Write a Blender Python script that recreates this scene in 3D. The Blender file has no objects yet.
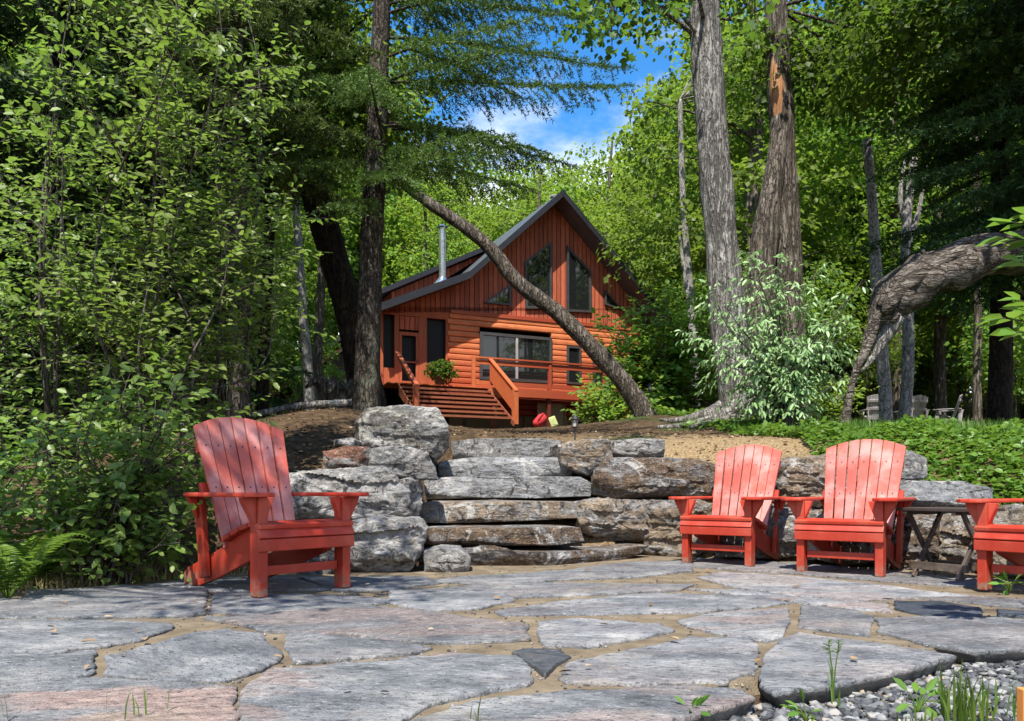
import bpy, bmesh, math, random
import numpy as np
from mathutils import Vector, Matrix, noise

random.seed(7)
rng = np.random.default_rng(11)
R = math.radians
SC = bpy.context.scene
COL = SC.collection

# ------------------------------------------------------------------ camera, world, sun, exposure
FPX, CX, HY, CH = 796.0, 512.0, 490.0, 0.58
cam = bpy.data.cameras.new('camera')
cam.sensor_width = 36.0
cam.lens = FPX * 36.0 / 1024.0
cam.shift_y = (HY - 360.5) / 1024.0
cam.clip_start = 0.05
cam.clip_end = 3000
camo = bpy.data.objects.new('camera', cam)
camo.location = (0, 0, CH)
camo.rotation_euler = (R(90), 0, 0)
COL.objects.link(camo)
SC.camera = camo

SUN = Vector((-0.15, -0.58, 1.0)).normalized()      # towards the sun
EL = math.asin(SUN.z)
AZ = math.atan2(SUN.x, SUN.y)                        # clockwise from +Y

W = bpy.data.worlds.new('World')
SC.world = W
W.use_nodes = True
nt = W.node_tree
for n in list(nt.nodes):
    nt.nodes.remove(n)
wo = nt.nodes.new('ShaderNodeOutputWorld')
bg = nt.nodes.new('ShaderNodeBackground')
sky = nt.nodes.new('ShaderNodeTexSky')
sky.sky_type = 'NISHITA'
sky.sun_disc = False
sky.sun_elevation = EL
sky.sun_rotation = AZ
sky.air_density = 1.0
sky.dust_density = 0.3
sky.ozone_density = 3.0
tc = nt.nodes.new('ShaderNodeTexCoord')
mp = nt.nodes.new('ShaderNodeMapping')
mp.inputs['Scale'].default_value = (1.0, 1.0, 2.0)
mp.inputs['Location'].default_value = (0.35, 0.0, 0.1)
nz = nt.nodes.new('ShaderNodeTexNoise')
nz.inputs['Scale'].default_value = 3.2
nz.inputs['Detail'].default_value = 8
nz.inputs['Roughness'].default_value = 0.6
sep = nt.nodes.new('ShaderNodeSeparateXYZ')
mr = nt.nodes.new('ShaderNodeMapRange')              # clouds are lower in the sky
mr.inputs['From Min'].default_value = 0.34
mr.inputs['From Max'].default_value = 0.47
mr.inputs['To Min'].default_value = 0.30
mr.inputs['To Max'].default_value = -0.12
ad = nt.nodes.new('ShaderNodeMath'); ad.operation = 'ADD'
rp = nt.nodes.new('ShaderNodeMapRange'); rp.interpolation_type = 'SMOOTHSTEP'
rp.inputs['From Min'].default_value = 0.50
rp.inputs['From Max'].default_value = 0.74
mx = nt.nodes.new('ShaderNodeMix'); mx.data_type = 'RGBA'
mx.inputs['B'].default_value = (4.6, 4.8, 5.1, 1)
hsv = nt.nodes.new('ShaderNodeHueSaturation')
hsv.inputs['Saturation'].default_value = 1.34
hsv.inputs['Value'].default_value = 0.95
L = nt.links.new
L(tc.outputs['Generated'], mp.inputs['Vector']); L(mp.outputs[0], nz.inputs['Vector'])
L(tc.outputs['Generated'], sep.inputs[0]); L(sep.outputs['Z'], mr.inputs['Value'])
L(nz.outputs['Fac'], ad.inputs[0]); L(mr.outputs[0], ad.inputs[1])
L(ad.outputs[0], rp.inputs['Value']); L(rp.outputs[0], mx.inputs['Factor'])
L(sky.outputs[0], hsv.inputs['Color']); L(hsv.outputs[0], mx.inputs['A'])
L(mx.outputs['Result'], bg.inputs['Color']); L(bg.outputs[0], wo.inputs['Surface'])
bg.inputs['Strength'].default_value = 0.15

sl = bpy.data.lights.new('sun', 'SUN')
sl.energy = 4.6
sl.angle = R(0.53)
sl.color = (1.0, 0.95, 0.86)
so = bpy.data.objects.new('sun', sl)
so.rotation_euler = SUN.to_track_quat('Z', 'Y').to_euler()
so.location = (-10, -18, 50)
COL.objects.link(so)

SC.view_settings.view_transform = 'Standard'
SC.view_settings.look = 'None'
SC.view_settings.gamma = 1.0
SC.view_settings.use_curve_mapping = False
SC.view_settings.exposure = 1.0
try:
    SC.cycles.use_denoising = True
    SC.cycles.denoiser = 'OPENIMAGEDENOISE'
    SC.cycles.denoising_input_passes = 'RGB_ALBEDO_NORMAL'
    SC.cycles.max_bounces = 8
    SC.cycles.diffuse_bounces = 4
    SC.cycles.glossy_bounces = 3
    SC.cycles.transmission_bounces = 4
    SC.cycles.sample_clamp_indirect = 6
    SC.cycles.caustics_reflective = False
    SC.cycles.caustics_refractive = False
except Exception:
    pass

# ------------------------------------------------------------------ helpers
def P(px, py, Y):
    return Vector(((px - CX) * Y / FPX, Y, CH + (HY - py) * Y / FPX))

def G(px, py, z=0.0):
    Y = (CH - z) * FPX / (py - HY)
    return Vector(((px - CX) * Y / FPX, Y, z))

def tag(o, label=None, cat=None, group=None, kind=None):
    if label: o['label'] = label
    if cat: o['category'] = cat
    if group: o['group'] = group
    if kind: o['kind'] = kind
    return o

def empty(name, loc=(0, 0, 0), rz=0.0, label=None, cat=None, group=None):
    o = bpy.data.objects.new(name, None)
    COL.objects.link(o)
    o.location = loc
    o.rotation_euler = (0, 0, rz)
    o.empty_display_size = 0.2
    return tag(o, label, cat, group)

def link(name, me, mat=None, parent=None, smooth=False):
    o = bpy.data.objects.new(name, me)
    COL.objects.link(o)
    if mat is not None:
        me.materials.append(mat)
    if smooth:
        me.polygons.foreach_set('use_smooth', [True] * len(me.polygons))
    if parent is not None:
        o.parent = parent
    return o

def copy_tree(o, parent=None):
    c = o.copy()
    COL.objects.link(c)
    c.parent = parent
    for ch in list(o.children):
        copy_tree(ch, c)
    return c

class MB:
    def __init__(s):
        s.v = []; s.f = []
    def add(s, vs, fs):
        b = len(s.v)
        s.v.extend([tuple(p) for p in vs])
        s.f.extend([tuple(i + b for i in f) for f in fs])
    def box(s, c, d, M=None):
        x, y, z = d[0] / 2, d[1] / 2, d[2] / 2
        vs = [Vector((sx * x, sy * y, sz * z)) for sx in (-1, 1) for sy in (-1, 1) for sz in (-1, 1)]
        if M is not None:
            vs = [M @ v for v in vs]
        vs = [v + Vector(c) for v in vs]
        s.add(vs, [(0, 1, 3, 2), (4, 6, 7, 5), (0, 4, 5, 1), (2, 3, 7, 6), (0, 2, 6, 4), (1, 5, 7, 3)])
    def prism(s, pts, vec):
        """closed planar polygon pts (3D), extruded by vec"""
        n = len(pts); vec = Vector(vec)
        a = [Vector(p) for p in pts]; b = [p + vec for p in a]
        fs = [tuple(range(n))[::-1], tuple(range(n, 2 * n))]
        fs += [(i, (i + 1) % n, n + (i + 1) % n, n + i) for i in range(n)]
        s.add(a + b, fs)
    def tube(s, pts, radii, n=8, amp=0.0, freq=3.0, cap=True, seed=0.0):
        pts = [Vector(p) for p in pts]
        rings = []
        ref = Vector((0.31, 0.95, 0.02))
        for i, p in enumerate(pts):
            t = (pts[min(i + 1, len(pts) - 1)] - pts[max(i - 1, 0)]).normalized()
            if abs(t.dot(ref)) > 0.95:
                ref = Vector((1, 0.1, 0.2)).normalized()
            e1 = (ref - t * ref.dot(t)).normalized(); e2 = t.cross(e1)
            ring = []
            for k in range(n):
                a = 2 * math.pi * k / n
                d = e1 * math.cos(a) + e2 * math.sin(a)
                r = radii[i]
                if amp:
                    q = p + d * r
                    r *= 1 + amp * (noise.noise(Vector((q.x * freq, q.y * freq, q.z * freq * 0.35 + seed))) +
                                    0.5 * noise.noise(Vector((q.x * freq * 2.7 + 9, q.y * freq * 2.7, q.z * freq * 0.8 + seed))))
                ring.append(p + d * r)
            rings.append(ring)
        vs = [v for r in rings for v in r]
        fs = []
        for i in range(len(rings) - 1):
            for k in range(n):
                fs.append((i * n + k, i * n + (k + 1) % n, (i + 1) * n + (k + 1) % n, (i + 1) * n + k))
        if cap:
            fs.append(tuple(range(n))[::-1])
            fs.append(tuple((len(rings) - 1) * n + k for k in range(n)))
        s.add(vs, fs)
    def build(s, name, mat, parent=None, smooth=False, bevel=0.0):
        me = bpy.data.meshes.new(name)
        me.from_pydata(s.v, [], s.f)
        me.update()
        if bevel:
            bm = bmesh.new(); bm.from_mesh(me)
            es = [e for e in bm.edges if len(e.link_faces) == 2 and e.calc_face_angle(0) > 0.5]
            bmesh.ops.bevel(bm, geom=es, offset=bevel, segments=2, profile=0.6, affect='EDGES', clamp_overlap=True)
            bm.to_mesh(me); bm.free(); me.update()
        return link(name, me, mat, parent, smooth)

def smooth_path(pts, radii=None, step=0.25):
    """Catmull-Rom through pts"""
    pts = [Vector(p) for p in pts]
    out, ro = [], []
    for i in range(len(pts) - 1):
        p0 = pts[max(i - 1, 0)]; p1 = pts[i]; p2 = pts[i + 1]; p3 = pts[min(i + 2, len(pts) - 1)]
        n = max(1, int((p2 - p1).length / step))
        for k in range(n):
            t = k / n
            q = 0.5 * ((2 * p1) + (p2 - p0) * t + (2 * p0 - 5 * p1 + 4 * p2 - p3) * t * t + (3 * p1 - p0 - 3 * p2 + p3) * t ** 3)
            out.append(q)
            if radii: ro.append(radii[i] + (radii[i + 1] - radii[i]) * t)
    out.append(pts[-1])
    if radii: ro.append(radii[-1])
    return (out, ro) if radii else out

def mesh_np(name, V, F):
    """V (n,3), F list of (m,k) arrays"""
    me = bpy.data.meshes.new(name)
    me.vertices.add(len(V))
    me.vertices.foreach_set('co', np.asarray(V, dtype=np.float32).ravel())
    loops = np.concatenate([f.ravel() for f in F]).astype(np.int32)
    tot = np.concatenate([np.full(len(f), f.shape[1], dtype=np.int32) for f in F])
    st = np.concatenate([[0], np.cumsum(tot)[:-1]]).astype(np.int32)
    me.loops.add(len(loops)); me.loops.foreach_set('vertex_index', loops)
    me.polygons.add(len(tot)); me.polygons.foreach_set('loop_start', st); me.polygons.foreach_set('loop_total', tot)
    me.update(calc_edges=True)
    me.validate()
    return me

LEAF = {
    'diamond': ([(0, 0, 0), (.42, .5, .07), (1, 0, -.07), (.42, -.5, .07)], [(0, 1, 2), (0, 2, 3)]),
    'oval': ([(0, 0, 0), (.28, .42, .06), (.66, .40, .03), (1, 0, -.10), (.66, -.40, .03), (.28, -.42, .06)],
             [(0, 1, 2, 3), (0, 3, 4, 5)]),
    'lobed': ([(0, 0, 0), (.10, .28, .02), (.28, .50, .0), (.42, .24, .03), (.68, .40, -.02), (.72, .13, .0), (1, 0, -.08),
               (.72, -.13, .0), (.68, -.40, -.02), (.42, -.24, .03), (.28, -.50, 0), (.10, -.28, .02)],
              [(0, 1, 2, 3), (0, 3, 5, 6), (3, 4, 5, 5), (0, 6, 7, 9), (9, 7, 8, 8), (0, 9, 10, 11)]),
    'needle': ([(0, .5, 0), (1, .2, 0), (1, -.2, 0), (0, -.5, 0)], [(0, 3, 2, 1)]),
}
def unit(a):
    return a / np.maximum(np.linalg.norm(a, axis=-1, keepdims=True), 1e-9)

def leaves(P0, A, N, L_, W_, kind='diamond'):
    A = unit(A); S = unit(np.cross(N, A)); N = np.cross(A, S)
    T, F = LEAF[kind]
    n, k = len(P0), len(T)
    L_ = np.broadcast_to(np.asarray(L_, float), (n,))[:, None]; W_ = np.broadcast_to(np.asarray(W_, float), (n,))[:, None]
    V = np.empty((n, k, 3))
    for i, (t, w, h) in enumerate(T):
        V[:, i] = P0 + A * (L_ * t) + S * (W_ * w) + N * (L_ * h)
    base = (np.arange(n) * k)[:, None]
    quads, tris = [], []
    for f in F:
        f = list(dict.fromkeys(f))
        (quads if len(f) == 4 else tris).append(base + np.array(f)[None])
    Fs = []
    if tris: Fs.append(np.concatenate(tris))
    if quads: Fs.append(np.concatenate(quads))
    return V.reshape(-1, 3), Fs

def leaf_object(name, parts, mat, parent=None):
    """parts: list of (V, Fs)"""
    Vs, tri, quad, off = [], [], [], 0
    for V, Fs in parts:
        for f in Fs:
            (tri if f.shape[1] == 3 else quad).append(f + off)
        off += len(V); Vs.append(V)
    F = []
    if tri: F.append(np.concatenate(tri))
    if quad: F.append(np.concatenate(quad))
    return link(name, mesh_np(name, np.concatenate(Vs), F), mat, parent)

def rand_dir(n, up=0.0):
    v = rng.normal(size=(n, 3)); v[:, 2] += up
    return unit(v)

def clumps(C, O, rad, per, L_, W_, kind='diamond', flat=0.28, tilt=0.45, droop=0.25, sunlean=0.0):
    """leaf sprays: C (m,3) clump centres, O (m,3) outward directions"""
    m = len(C); n = m * per
    C = np.repeat(C, per, 0); O = np.repeat(O, per, 0)
    rad = np.repeat(np.broadcast_to(np.asarray(rad, float), (m,)), per)
    up = unit(np.array([0, 0, 1.0]) + 0.45 * O)
    e1 = unit(np.cross(up, np.array([0.3, 0.9, 0.05])[None] + 0 * up)); e2 = np.cross(up, e1)
    a = rng.uniform(0, 2 * np.pi, n); r = np.sqrt(rng.uniform(0, 1, n)) * rad
    rd = e1 * np.cos(a)[:, None] + e2 * np.sin(a)[:, None]
    p = C + rd * r[:, None] + up * (rng.normal(0, flat, n) * rad)[:, None]
    p[:, 2] -= droop * r * r / np.maximum(rad, 1e-6)
    A = rd + 0.7 * rng.normal(size=(n, 3)) + np.array([0, 0, -0.35])
    N = up + tilt * rng.normal(size=(n, 3)) + sunlean * np.array([-.15, -.9, 0])
    s = rng.uniform(0.65, 1.25, n)
    return leaves(p, A, N, L_ * s, W_ * s, kind)

# ------------------------------------------------------------------ materials
class NT:
    def __init__(s, name):
        s.m = bpy.data.materials.new(name); s.m.use_nodes = True
        s.t = s.m.node_tree
        for n in list(s.t.nodes): s.t.nodes.remove(n)
        s.out = s.n('OutputMaterial')
    def n(s, typ, **kw):
        nd = s.t.nodes.new('ShaderNode' + typ)
        for k, v in kw.items():
            if hasattr(nd, k) and k not in nd.inputs: setattr(nd, k, v)
            else: nd.inputs[k].default_value = v
        return nd
    def l(s, a, b): s.t.links.new(a, b)
    def coord(s, scale=(1, 1, 1), kind='Object', rnd=False):
        c = s.n('TexCoord'); m = s.n('Mapping'); m.inputs['Scale'].default_value = scale
        s.l(c.outputs[kind], m.inputs['Vector'])
        if rnd:
            oi = s.n('ObjectInfo'); mm = s.n('Math', operation='MULTIPLY'); mm.inputs[1].default_value = 37.0
            s.l(oi.outputs['Random'], mm.inputs[0]); s.l(mm.outputs[0], m.inputs['Location'])
        return m.outputs[0]
    def noise(s, vec, scale, detail=4, rough=0.55, dist=0.0):
        n = s.n('TexNoise'); n.inputs['Scale'].default_value = scale; n.inputs['Detail'].default_value = detail
        n.inputs['Roughness'].default_value = rough; n.inputs['Distortion'].default_value = dist
        if vec is not None: s.l(vec, n.inputs['Vector'])
        return n.outputs['Fac']
    def ramp(s, fac, stops):
        r = s.n('ValToRGB'); e = r.color_ramp.elements
        while len(e) < len(stops): e.new(0.5)
        for i, (p, c) in enumerate(stops):
            e[i].position = p; e[i].color = tuple(c) + (1,) if len(c) == 3 else c
        s.l(fac, r.inputs[0]); return r.outputs[0]
    def mix(s, fac, a, b, mode='MIX'):
        m = s.n('Mix'); m.data_type = 'RGBA'; m.blend_type = mode
        for k, x in (('Factor', fac), ('A', a), ('B', b)):
            sock = m.inputs[k] if k == 'Factor' else [i for i in m.inputs if i.name == k and i.type == 'RGBA'][0]
            if isinstance(x, (int, float)): sock.default_value = x
            elif isinstance(x, tuple): sock.default_value = x + (1,) if len(x) == 3 else x
            else: s.l(x, sock)
        return [o for o in m.outputs if o.type == 'RGBA'][0]
    def maprange(s, v, a, b, c=0.0, d=1.0, smooth=True):
        m = s.n('MapRange')
        if smooth: m.interpolation_type = 'SMOOTHSTEP'
        for k, x in zip(('From Min', 'From Max', 'To Min', 'To Max'), (a, b, c, d)): m.inputs[k].default_value = x
        s.l(v, m.inputs['Value']); return m.outputs[0]
    def bump(s, h, strength=0.5, dist=0.02, normal=None):
        b = s.n('Bump'); b.inputs['Strength'].default_value = strength; b.inputs['Distance'].default_value = dist
        s.l(h, b.inputs['Height'])
        if normal is not None: s.l(normal, b.inputs['Normal'])
        return b.outputs[0]
    def pbr(s, color, rough=0.8, spec=0.4, normal=None, metal=0.0):
        b = s.n('BsdfPrincipled')
        for k, x in (('Base Color', color), ('Roughness', rough)):
            if isinstance(x, (int, float)): b.inputs[k].default_value = x
            elif isinstance(x, tuple): b.inputs[k].default_value = x + (1,)
            else: s.l(x, b.inputs[k])
        b.inputs['Specular IOR Level'].default_value = spec
        b.inputs['Metallic'].default_value = metal
        if normal is not None: s.l(normal, b.inputs['Normal'])
        return b.outputs[0]
    def done(s, shader):
        s.l(shader, s.out.inputs['Surface']); return s.m

def leaf_mat(name, dark, mid, light, trans=0.42, rough=0.42, spec=0.45, tcol=(0.20, 0.36, 0.03)):
    m = NT(name)
    g = m.n('NewGeometry'); oi = m.n('ObjectInfo')
    n1 = m.noise(m.coord((1, 1, 1), 'Object'), 1.1, 2)
    a = m.n('Math', operation='MULTIPLY_ADD'); a.inputs[1].default_value = 0.55; m.l(g.outputs['Random Per Island'], a.inputs[0]); 
    b = m.n('Math', operation='MULTIPLY'); b.inputs[1].default_value = 0.55; m.l(n1, b.inputs[0]); m.l(b.outputs[0], a.inputs[2])
    c = m.ramp(a.outputs[0], [(0.12, dark), (0.5, mid), (0.88, light)])
    hs = m.n('HueSaturation'); m.l(c, hs.inputs['Color'])
    m.l(m.maprange(oi.outputs['Random'], 0, 1, 0.72, 1.32, False), hs.inputs['Value'])
    m.l(m.maprange(oi.outputs['Random'], 0, 1, 0.475, 0.520, False), hs.inputs['Hue'])
    p = m.pbr(hs.outputs[0], rough, spec)
    t = m.n('BsdfTranslucent')
    tm = m.mix(0.6, hs.outputs[0], tcol, 'MIX')
    m.l(tm, t.inputs['Color'])
    mx = m.n('MixShader'); mx.inputs[0].default_value = trans
    m.l(p, mx.inputs[1]); m.l(t.outputs[0], mx.inputs[2])
    return m.done(mx.outputs[0])

def bark_mat(name, c1, c2, c3, sc=(9, 9, 1.6), bump=0.9, dist=0.03, lichen=None):
    m = NT(name)
    v = m.coord(sc, 'Object', True)
    n = m.noise(v, 1.6, 6, 0.65, 0.6)
    def ridge(scale, seed):
        vv = m.coord((sc[0], sc[1], sc[2] * seed), 'Object', True)
        q = m.noise(vv, scale, 3, 0.55, 0.4)
        s1 = m.n('Math', operation='SUBTRACT'); s1.inputs[1].default_value = 0.5; m.l(q, s1.inputs[0])
        ab = m.n('Math', operation='ABSOLUTE'); m.l(s1.outputs[0], ab.inputs[0]); return ab.outputs[0]
    ra = m.maprange(ridge(1.1, 0.8), 0.0, 0.07); rb = m.maprange(ridge(2.3, 1.15), 0.0, 0.06)
    mn = m.n('Math', operation='MULTIPLY'); m.l(ra, mn.inputs[0]); m.l(m.maprange(rb, 0, 1, .35, 1, False), mn.inputs[1]); cr = mn.outputs[0]
    fine = m.noise(m.coord((22, 22, 9), 'Object', True), 2.0, 5, 0.7)
    pn = m.noise(m.coord((1.5, 1.5, 0.9), 'Object', True), 1.6, 4, 0.6)
    col = m.ramp(n, [(0.30, c1), (0.5, c2), (0.72, c3)])
    col = m.mix(m.maprange(fine, 0.35, 0.7, 0.45, 0), col, tuple(x * 0.5 for x in c1))
    col = m.mix(m.maprange(pn, 0.45, 0.7, 0, 0.5), col, c1)
    col = m.mix(cr, tuple(x * 0.45 for x in c1), col)
    if lichen:
        ln = m.noise(m.coord((2, 2, 1.2), 'Object', True), 2.2, 5, 0.7)
        col = m.mix(m.maprange(ln, 0.53, 0.66), col, lichen)
    h = m.n('Math', operation='ADD'); m.l(cr, h.inputs[0]); m.l(n, h.inputs[1])
    h3 = m.n('Math', operation='MULTIPLY_ADD'); h3.inputs[1].default_value = 0.5; m.l(fine, h3.inputs[0]); m.l(h.outputs[0], h3.inputs[2])
    return m.done(m.pbr(col, 0.9, 0.2, m.bump(h3.outputs[0], bump, dist)))

def build_mats():
    M = {}
    # leaves
    M['alder'] = leaf_mat('alder_leaf', (.055, .110, .018), (.145, .245, .038), (.28, .39, .095), 0.46, 0.42, 0.5, (.26, .42, .05))
    M['shrub'] = leaf_mat('shrub_leaf', (.065, .14, .022), (.155, .285, .045), (.28, .42, .10), 0.46, 0.42, 0.5, (.26, .44, .06))
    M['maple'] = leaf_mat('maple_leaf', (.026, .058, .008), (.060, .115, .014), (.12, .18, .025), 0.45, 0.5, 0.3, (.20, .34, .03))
    M['far'] = leaf_mat('far_leaf', (.045, .095, .012), (.13, .22, .024), (.24, .34, .045), 0.48, 0.55, 0.3, (.40, .56, .05))
    M['mid'] = leaf_mat('mid_leaf', (.038, .085, .010), (.10, .19, .022), (.19, .29, .038), 0.47, 0.5, 0.35, (.34, .52, .05))
    M['needle'] = leaf_mat('spruce_needle', (.030, .062, .014), (.075, .130, .026), (.15, .21, .040), 0.32, 0.5, 0.35, (.10, .18, .03))
    M['dark_needle'] = leaf_mat('hemlock_needle', (.014, .034, .010), (.030, .064, .016), (.062, .10, .024), 0.28, 0.55, 0.3, (.06, .12, .02))
    M['pale'] = leaf_mat('pale_leaf', (.10, .18, .055), (.20, .30, .105), (.34, .44, .21), 0.34, 0.45, 0.5, (.22, .36, .10))
    M['lime'] = leaf_mat('lime_leaf', (.08, .15, .012), (.15, .25, .025), (.24, .34, .04), 0.45, 0.5, 0.35, (.40, .52, .05))
    M['cover'] = leaf_mat('cover_leaf', (.045, .11, .014), (.095, .20, .026), (.16, .29, .045), 0.42, 0.45, 0.4, (.30, .48, .05))
    M['under'] = leaf_mat('understory_leaf', (.035, .085, .010), (.085, .17, .020), (.16, .26, .038), 0.42, 0.5, 0.35)
    M['grass'] = leaf_mat('grass_blade', (.05, .10, .015), (.09, .17, .025), (.17, .24, .05), 0.4, 0.5, 0.35)
    M['twig'] = bark_mat('twig_bark', (.06, .05, .04), (.14, .12, .10), (.26, .24, .21), (30, 30, 6), 0.4, 0.004)
    # bark
    M['bark_spruce'] = bark_mat('spruce_bark', (.055, .042, .032), (.12, .10, .075), (.20, .175, .135), (12, 12, 4), 1.0, 0.03, (.15, .155, .11))
    M['bark_dark'] = bark_mat('dark_bark', (.022, .016, .012), (.05, .036, .026), (.09, .068, .05), (10, 10, 3), 1.0, 0.03)
    M['bark_grey'] = bark_mat('grey_bark', (.18, .165, .145), (.33, .31, .28), (.48, .455, .42), (9, 9, 1.5), 0.9, 0.035, (.40, .40, .36))
    M['bark_brown'] = bark_mat('brown_bark', (.12, .095, .072), (.23, .195, .155), (.36, .325, .28), (8, 8, 1.2), 1.0, 0.04)
    M['bark_log'] = bark_mat('torn_log_bark', (.12, .095, .075), (.26, .22, .18), (.44, .40, .35), (1.3, 9, 9), 1.0, 0.05)
    M['bark_pale'] = bark_mat('pale_bark', (.22, .20, .18), (.42, .40, .37), (.58, .56, .53), (10, 10, 5), 0.5, 0.015)
    m = NT('bare_wood')
    v = m.coord((16, 16, 1.2), 'Object')
    n = m.noise(v, 2.0, 5, 0.6)
    M['bare_wood'] = m.done(m.pbr(m.ramp(n, [(0.3, (.16, .07, .03)), (0.55, (.34, .16, .07)), (0.8, (.48, .30, .17))]), 0.75, 0.3, m.bump(n, 0.6, 0.02)))
    # ground
    m = NT('forest_floor')
    v = m.coord((1, 1, 1))
    n1 = m.noise(v, 0.55, 4); n2 = m.noise(v, 9, 6, 0.7); n3 = m.noise(v, 45, 3, 0.6)
    soil = m.ramp(n2, [(0.28, (.035, .022, .013)), (0.5, (.10, .064, .036)), (0.68, (.19, .125, .07)), (0.82, (.30, .22, .135))])
    chip = m.ramp(n3, [(0.3, (.17, .11, .055)), (0.55, (.36, .25, .13)), (0.75, (.55, .42, .25))])
    sx = m.n('SeparateXYZ'); m.l(v, sx.inputs[0])
    mk = m.n('VectorMath', operation='DISTANCE'); mk.inputs[1].default_value = (2.0, 8.2, 1.0); m.l(v, mk.inputs[0])
    md = m.n('Math', operation='MULTIPLY_ADD'); md.inputs[1].default_value = 1.6; m.l(n1, md.inputs[0]); m.l(mk.outputs['Value'], md.inputs[2])
    col = m.mix(m.maprange(md.outputs[0], 2.0, 3.4, 1, 0), soil, chip)
    moss = m.ramp(n3, [(0.35, (.025, .05, .010)), (0.7, (.07, .115, .025))])
    col = m.mix(m.maprange(n1, 0.56, 0.66, 0, 0.8), col, moss)
    h = m.n('Math', operation='ADD'); m.l(n2, h.inputs[0]); m.l(n3, h.inputs[1])
    M['floor'] = m.done(m.pbr(col, 0.95, 0.15, m.bump(h.outputs[0], 1.0, 0.05)))
    m = NT('tan_sand')
    v = m.coord((1, 1, 1))
    n1 = m.noise(v, 6, 5, 0.65); n2 = m.noise(v, 160, 3, 0.7); n3 = m.noise(v, 40, 4, 0.6)
    c = m.ramp(n1, [(0.3, (.12, .092, .058)), (0.55, (.22, .17, .11)), (0.75, (.31, .25, .175))])
    c = m.mix(m.maprange(n2, 0.55, 0.75, 0, 0.5), c, (.14, .11, .08))
    h = m.n('Math', operation='ADD'); m.l(n3, h.inputs[0]); m.l(n2, h.inputs[1])
    M['sand'] = m.done(m.pbr(c, 0.95, 0.15, m.bump(h.outputs[0], 0.8, 0.01)))
    # flagstone gneiss: bands, speckle, a rosy wash on some stones (object colour alpha-free: r = pink amount, g = darkness, b = band angle)
    m = NT('gneiss')
    oi = m.n('ObjectInfo'); sc_ = m.n('SeparateColor'); m.l(oi.outputs['Color'], sc_.inputs[0])
    c0 = m.n('TexCoord')
    rot = m.n('VectorRotate', rotation_type='Z_AXIS')
    an = m.n('Math', operation='MULTIPLY_ADD'); an.inputs[1].default_value = 2.4; an.inputs[2].default_value = -1.2
    m.l(sc_.outputs[2], an.inputs[0]); m.l(an.outputs[0], rot.inputs['Angle']); m.l(c0.outputs['Object'], rot.inputs['Vector'])
    mpn = m.n('Mapping'); mpn.inputs['Scale'].default_value = (1.0, 2.3, 2.0); m.l(rot.outputs[0], mpn.inputs['Vector'])
    mm = m.n('Math', operation='MULTIPLY'); mm.inputs[1].default_value = 51.0; m.l(oi.outputs['Random'], mm.inputs[0]); m.l(mm.outputs[0], mpn.inputs['Location'])
    v = mpn.outputs[0]
    nb = m.noise(v, 1.7, 8, 0.70, 1.1); nf = m.noise(v, 15, 6, 0.75, 0.5); ns = m.noise(c0.outputs['Object'], 130, 3, 0.7)
    nl = m.noise(v, 1.3, 3, 0.5, 0.6)
    base = m.ramp(nb, [(0.30, (.06, .064, .068)), (0.43, (.17, .175, .18)), (0.54, (.30, .30, .30)), (0.68, (.52, .505, .485))])
    fine = m.ramp(nf, [(0.32, (.04, .042, .046)), (0.46, (.20, .205, .21)), (0.58, (.32, .315, .305)), (0.74, (.56, .54, .51))])
    col = m.mix(0.42, base, fine)
    nq = m.noise(c0.outputs['Object'], 2.6, 5, 0.65, 0.4)
    col = m.mix(1.0, col, m.ramp(nq, [(0.32, (.36, .38, .42)), (0.48, (.88, .89, .90)), (0.56, (1.05, 1.03, 1.0)), (0.70, (1.6, 1.54, 1.45))]), 'MULTIPLY')
    ov = m.n('HueSaturation'); m.l(col, ov.inputs['Color']); m.l(m.maprange(oi.outputs['Random'], 0, 1, 0.72, 1.22, False), ov.inputs['Value']); col = ov.outputs[0]
    pk = m.n('Math', operation='MULTIPLY'); m.l(m.maprange(nl, 0.46, 0.58), pk.inputs[0]); m.l(sc_.outputs[0], pk.inputs[1])
    col = m.mix(pk.outputs[0], col, m.ramp(nf, [(0.3, (.15, .10, .085)), (0.5, (.36, .25, .205)), (0.7, (.56, .40, .33))]))
    vs_ = m.n('Mapping'); vs_.inputs['Scale'].default_value = (30, 55, 40); m.l(rot.outputs[0], vs_.inputs['Vector'])
    nk = m.noise(vs_.outputs[0], 1.0, 4, 0.7)
    col = m.mix(m.maprange(nk, 0.55, 0.64, 0, 0.8), col, (.035, .036, .04))
    col = m.mix(m.maprange(nk, 0.34, 0.42, 0.6, 0), col, (.52, .50, .47))
    col = m.mix(m.maprange(ns, 0.54, 0.68, 0, 0.55), col, (.05, .05, .055))
    col = m.mix(m.maprange(ns, 0.30, 0.42, 0.35, 0), col, (.48, .46, .43))
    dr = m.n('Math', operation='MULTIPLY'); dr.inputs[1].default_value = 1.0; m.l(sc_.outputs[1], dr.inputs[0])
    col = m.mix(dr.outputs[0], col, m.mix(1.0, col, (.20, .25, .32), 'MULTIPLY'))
    dn = m.noise(m.coord((1, 1, 1), 'Object', True), 2.0, 5, 0.7)
    col = m.mix(m.maprange(dn, 0.56, 0.74, 0, 0.45), col, (.34, .27, .18))
    h = m.n('Math', operation='ADD'); m.l(nf, h.inputs[0]); m.l(ns, h.inputs[1])
    h2 = m.n('Math', operation='MULTIPLY_ADD'); h2.inputs[1].default_value = 2.5; m.l(nb, h2.inputs[0]); m.l(h.outputs[0], h2.inputs[2])
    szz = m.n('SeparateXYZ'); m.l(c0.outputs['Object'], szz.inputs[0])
    col = m.mix(m.maprange(szz.outputs['Z'], -.022, -.012, 1, 0), col, m.mix(nf, (.035, .036, .034), (.13, .125, .115)))
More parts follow.
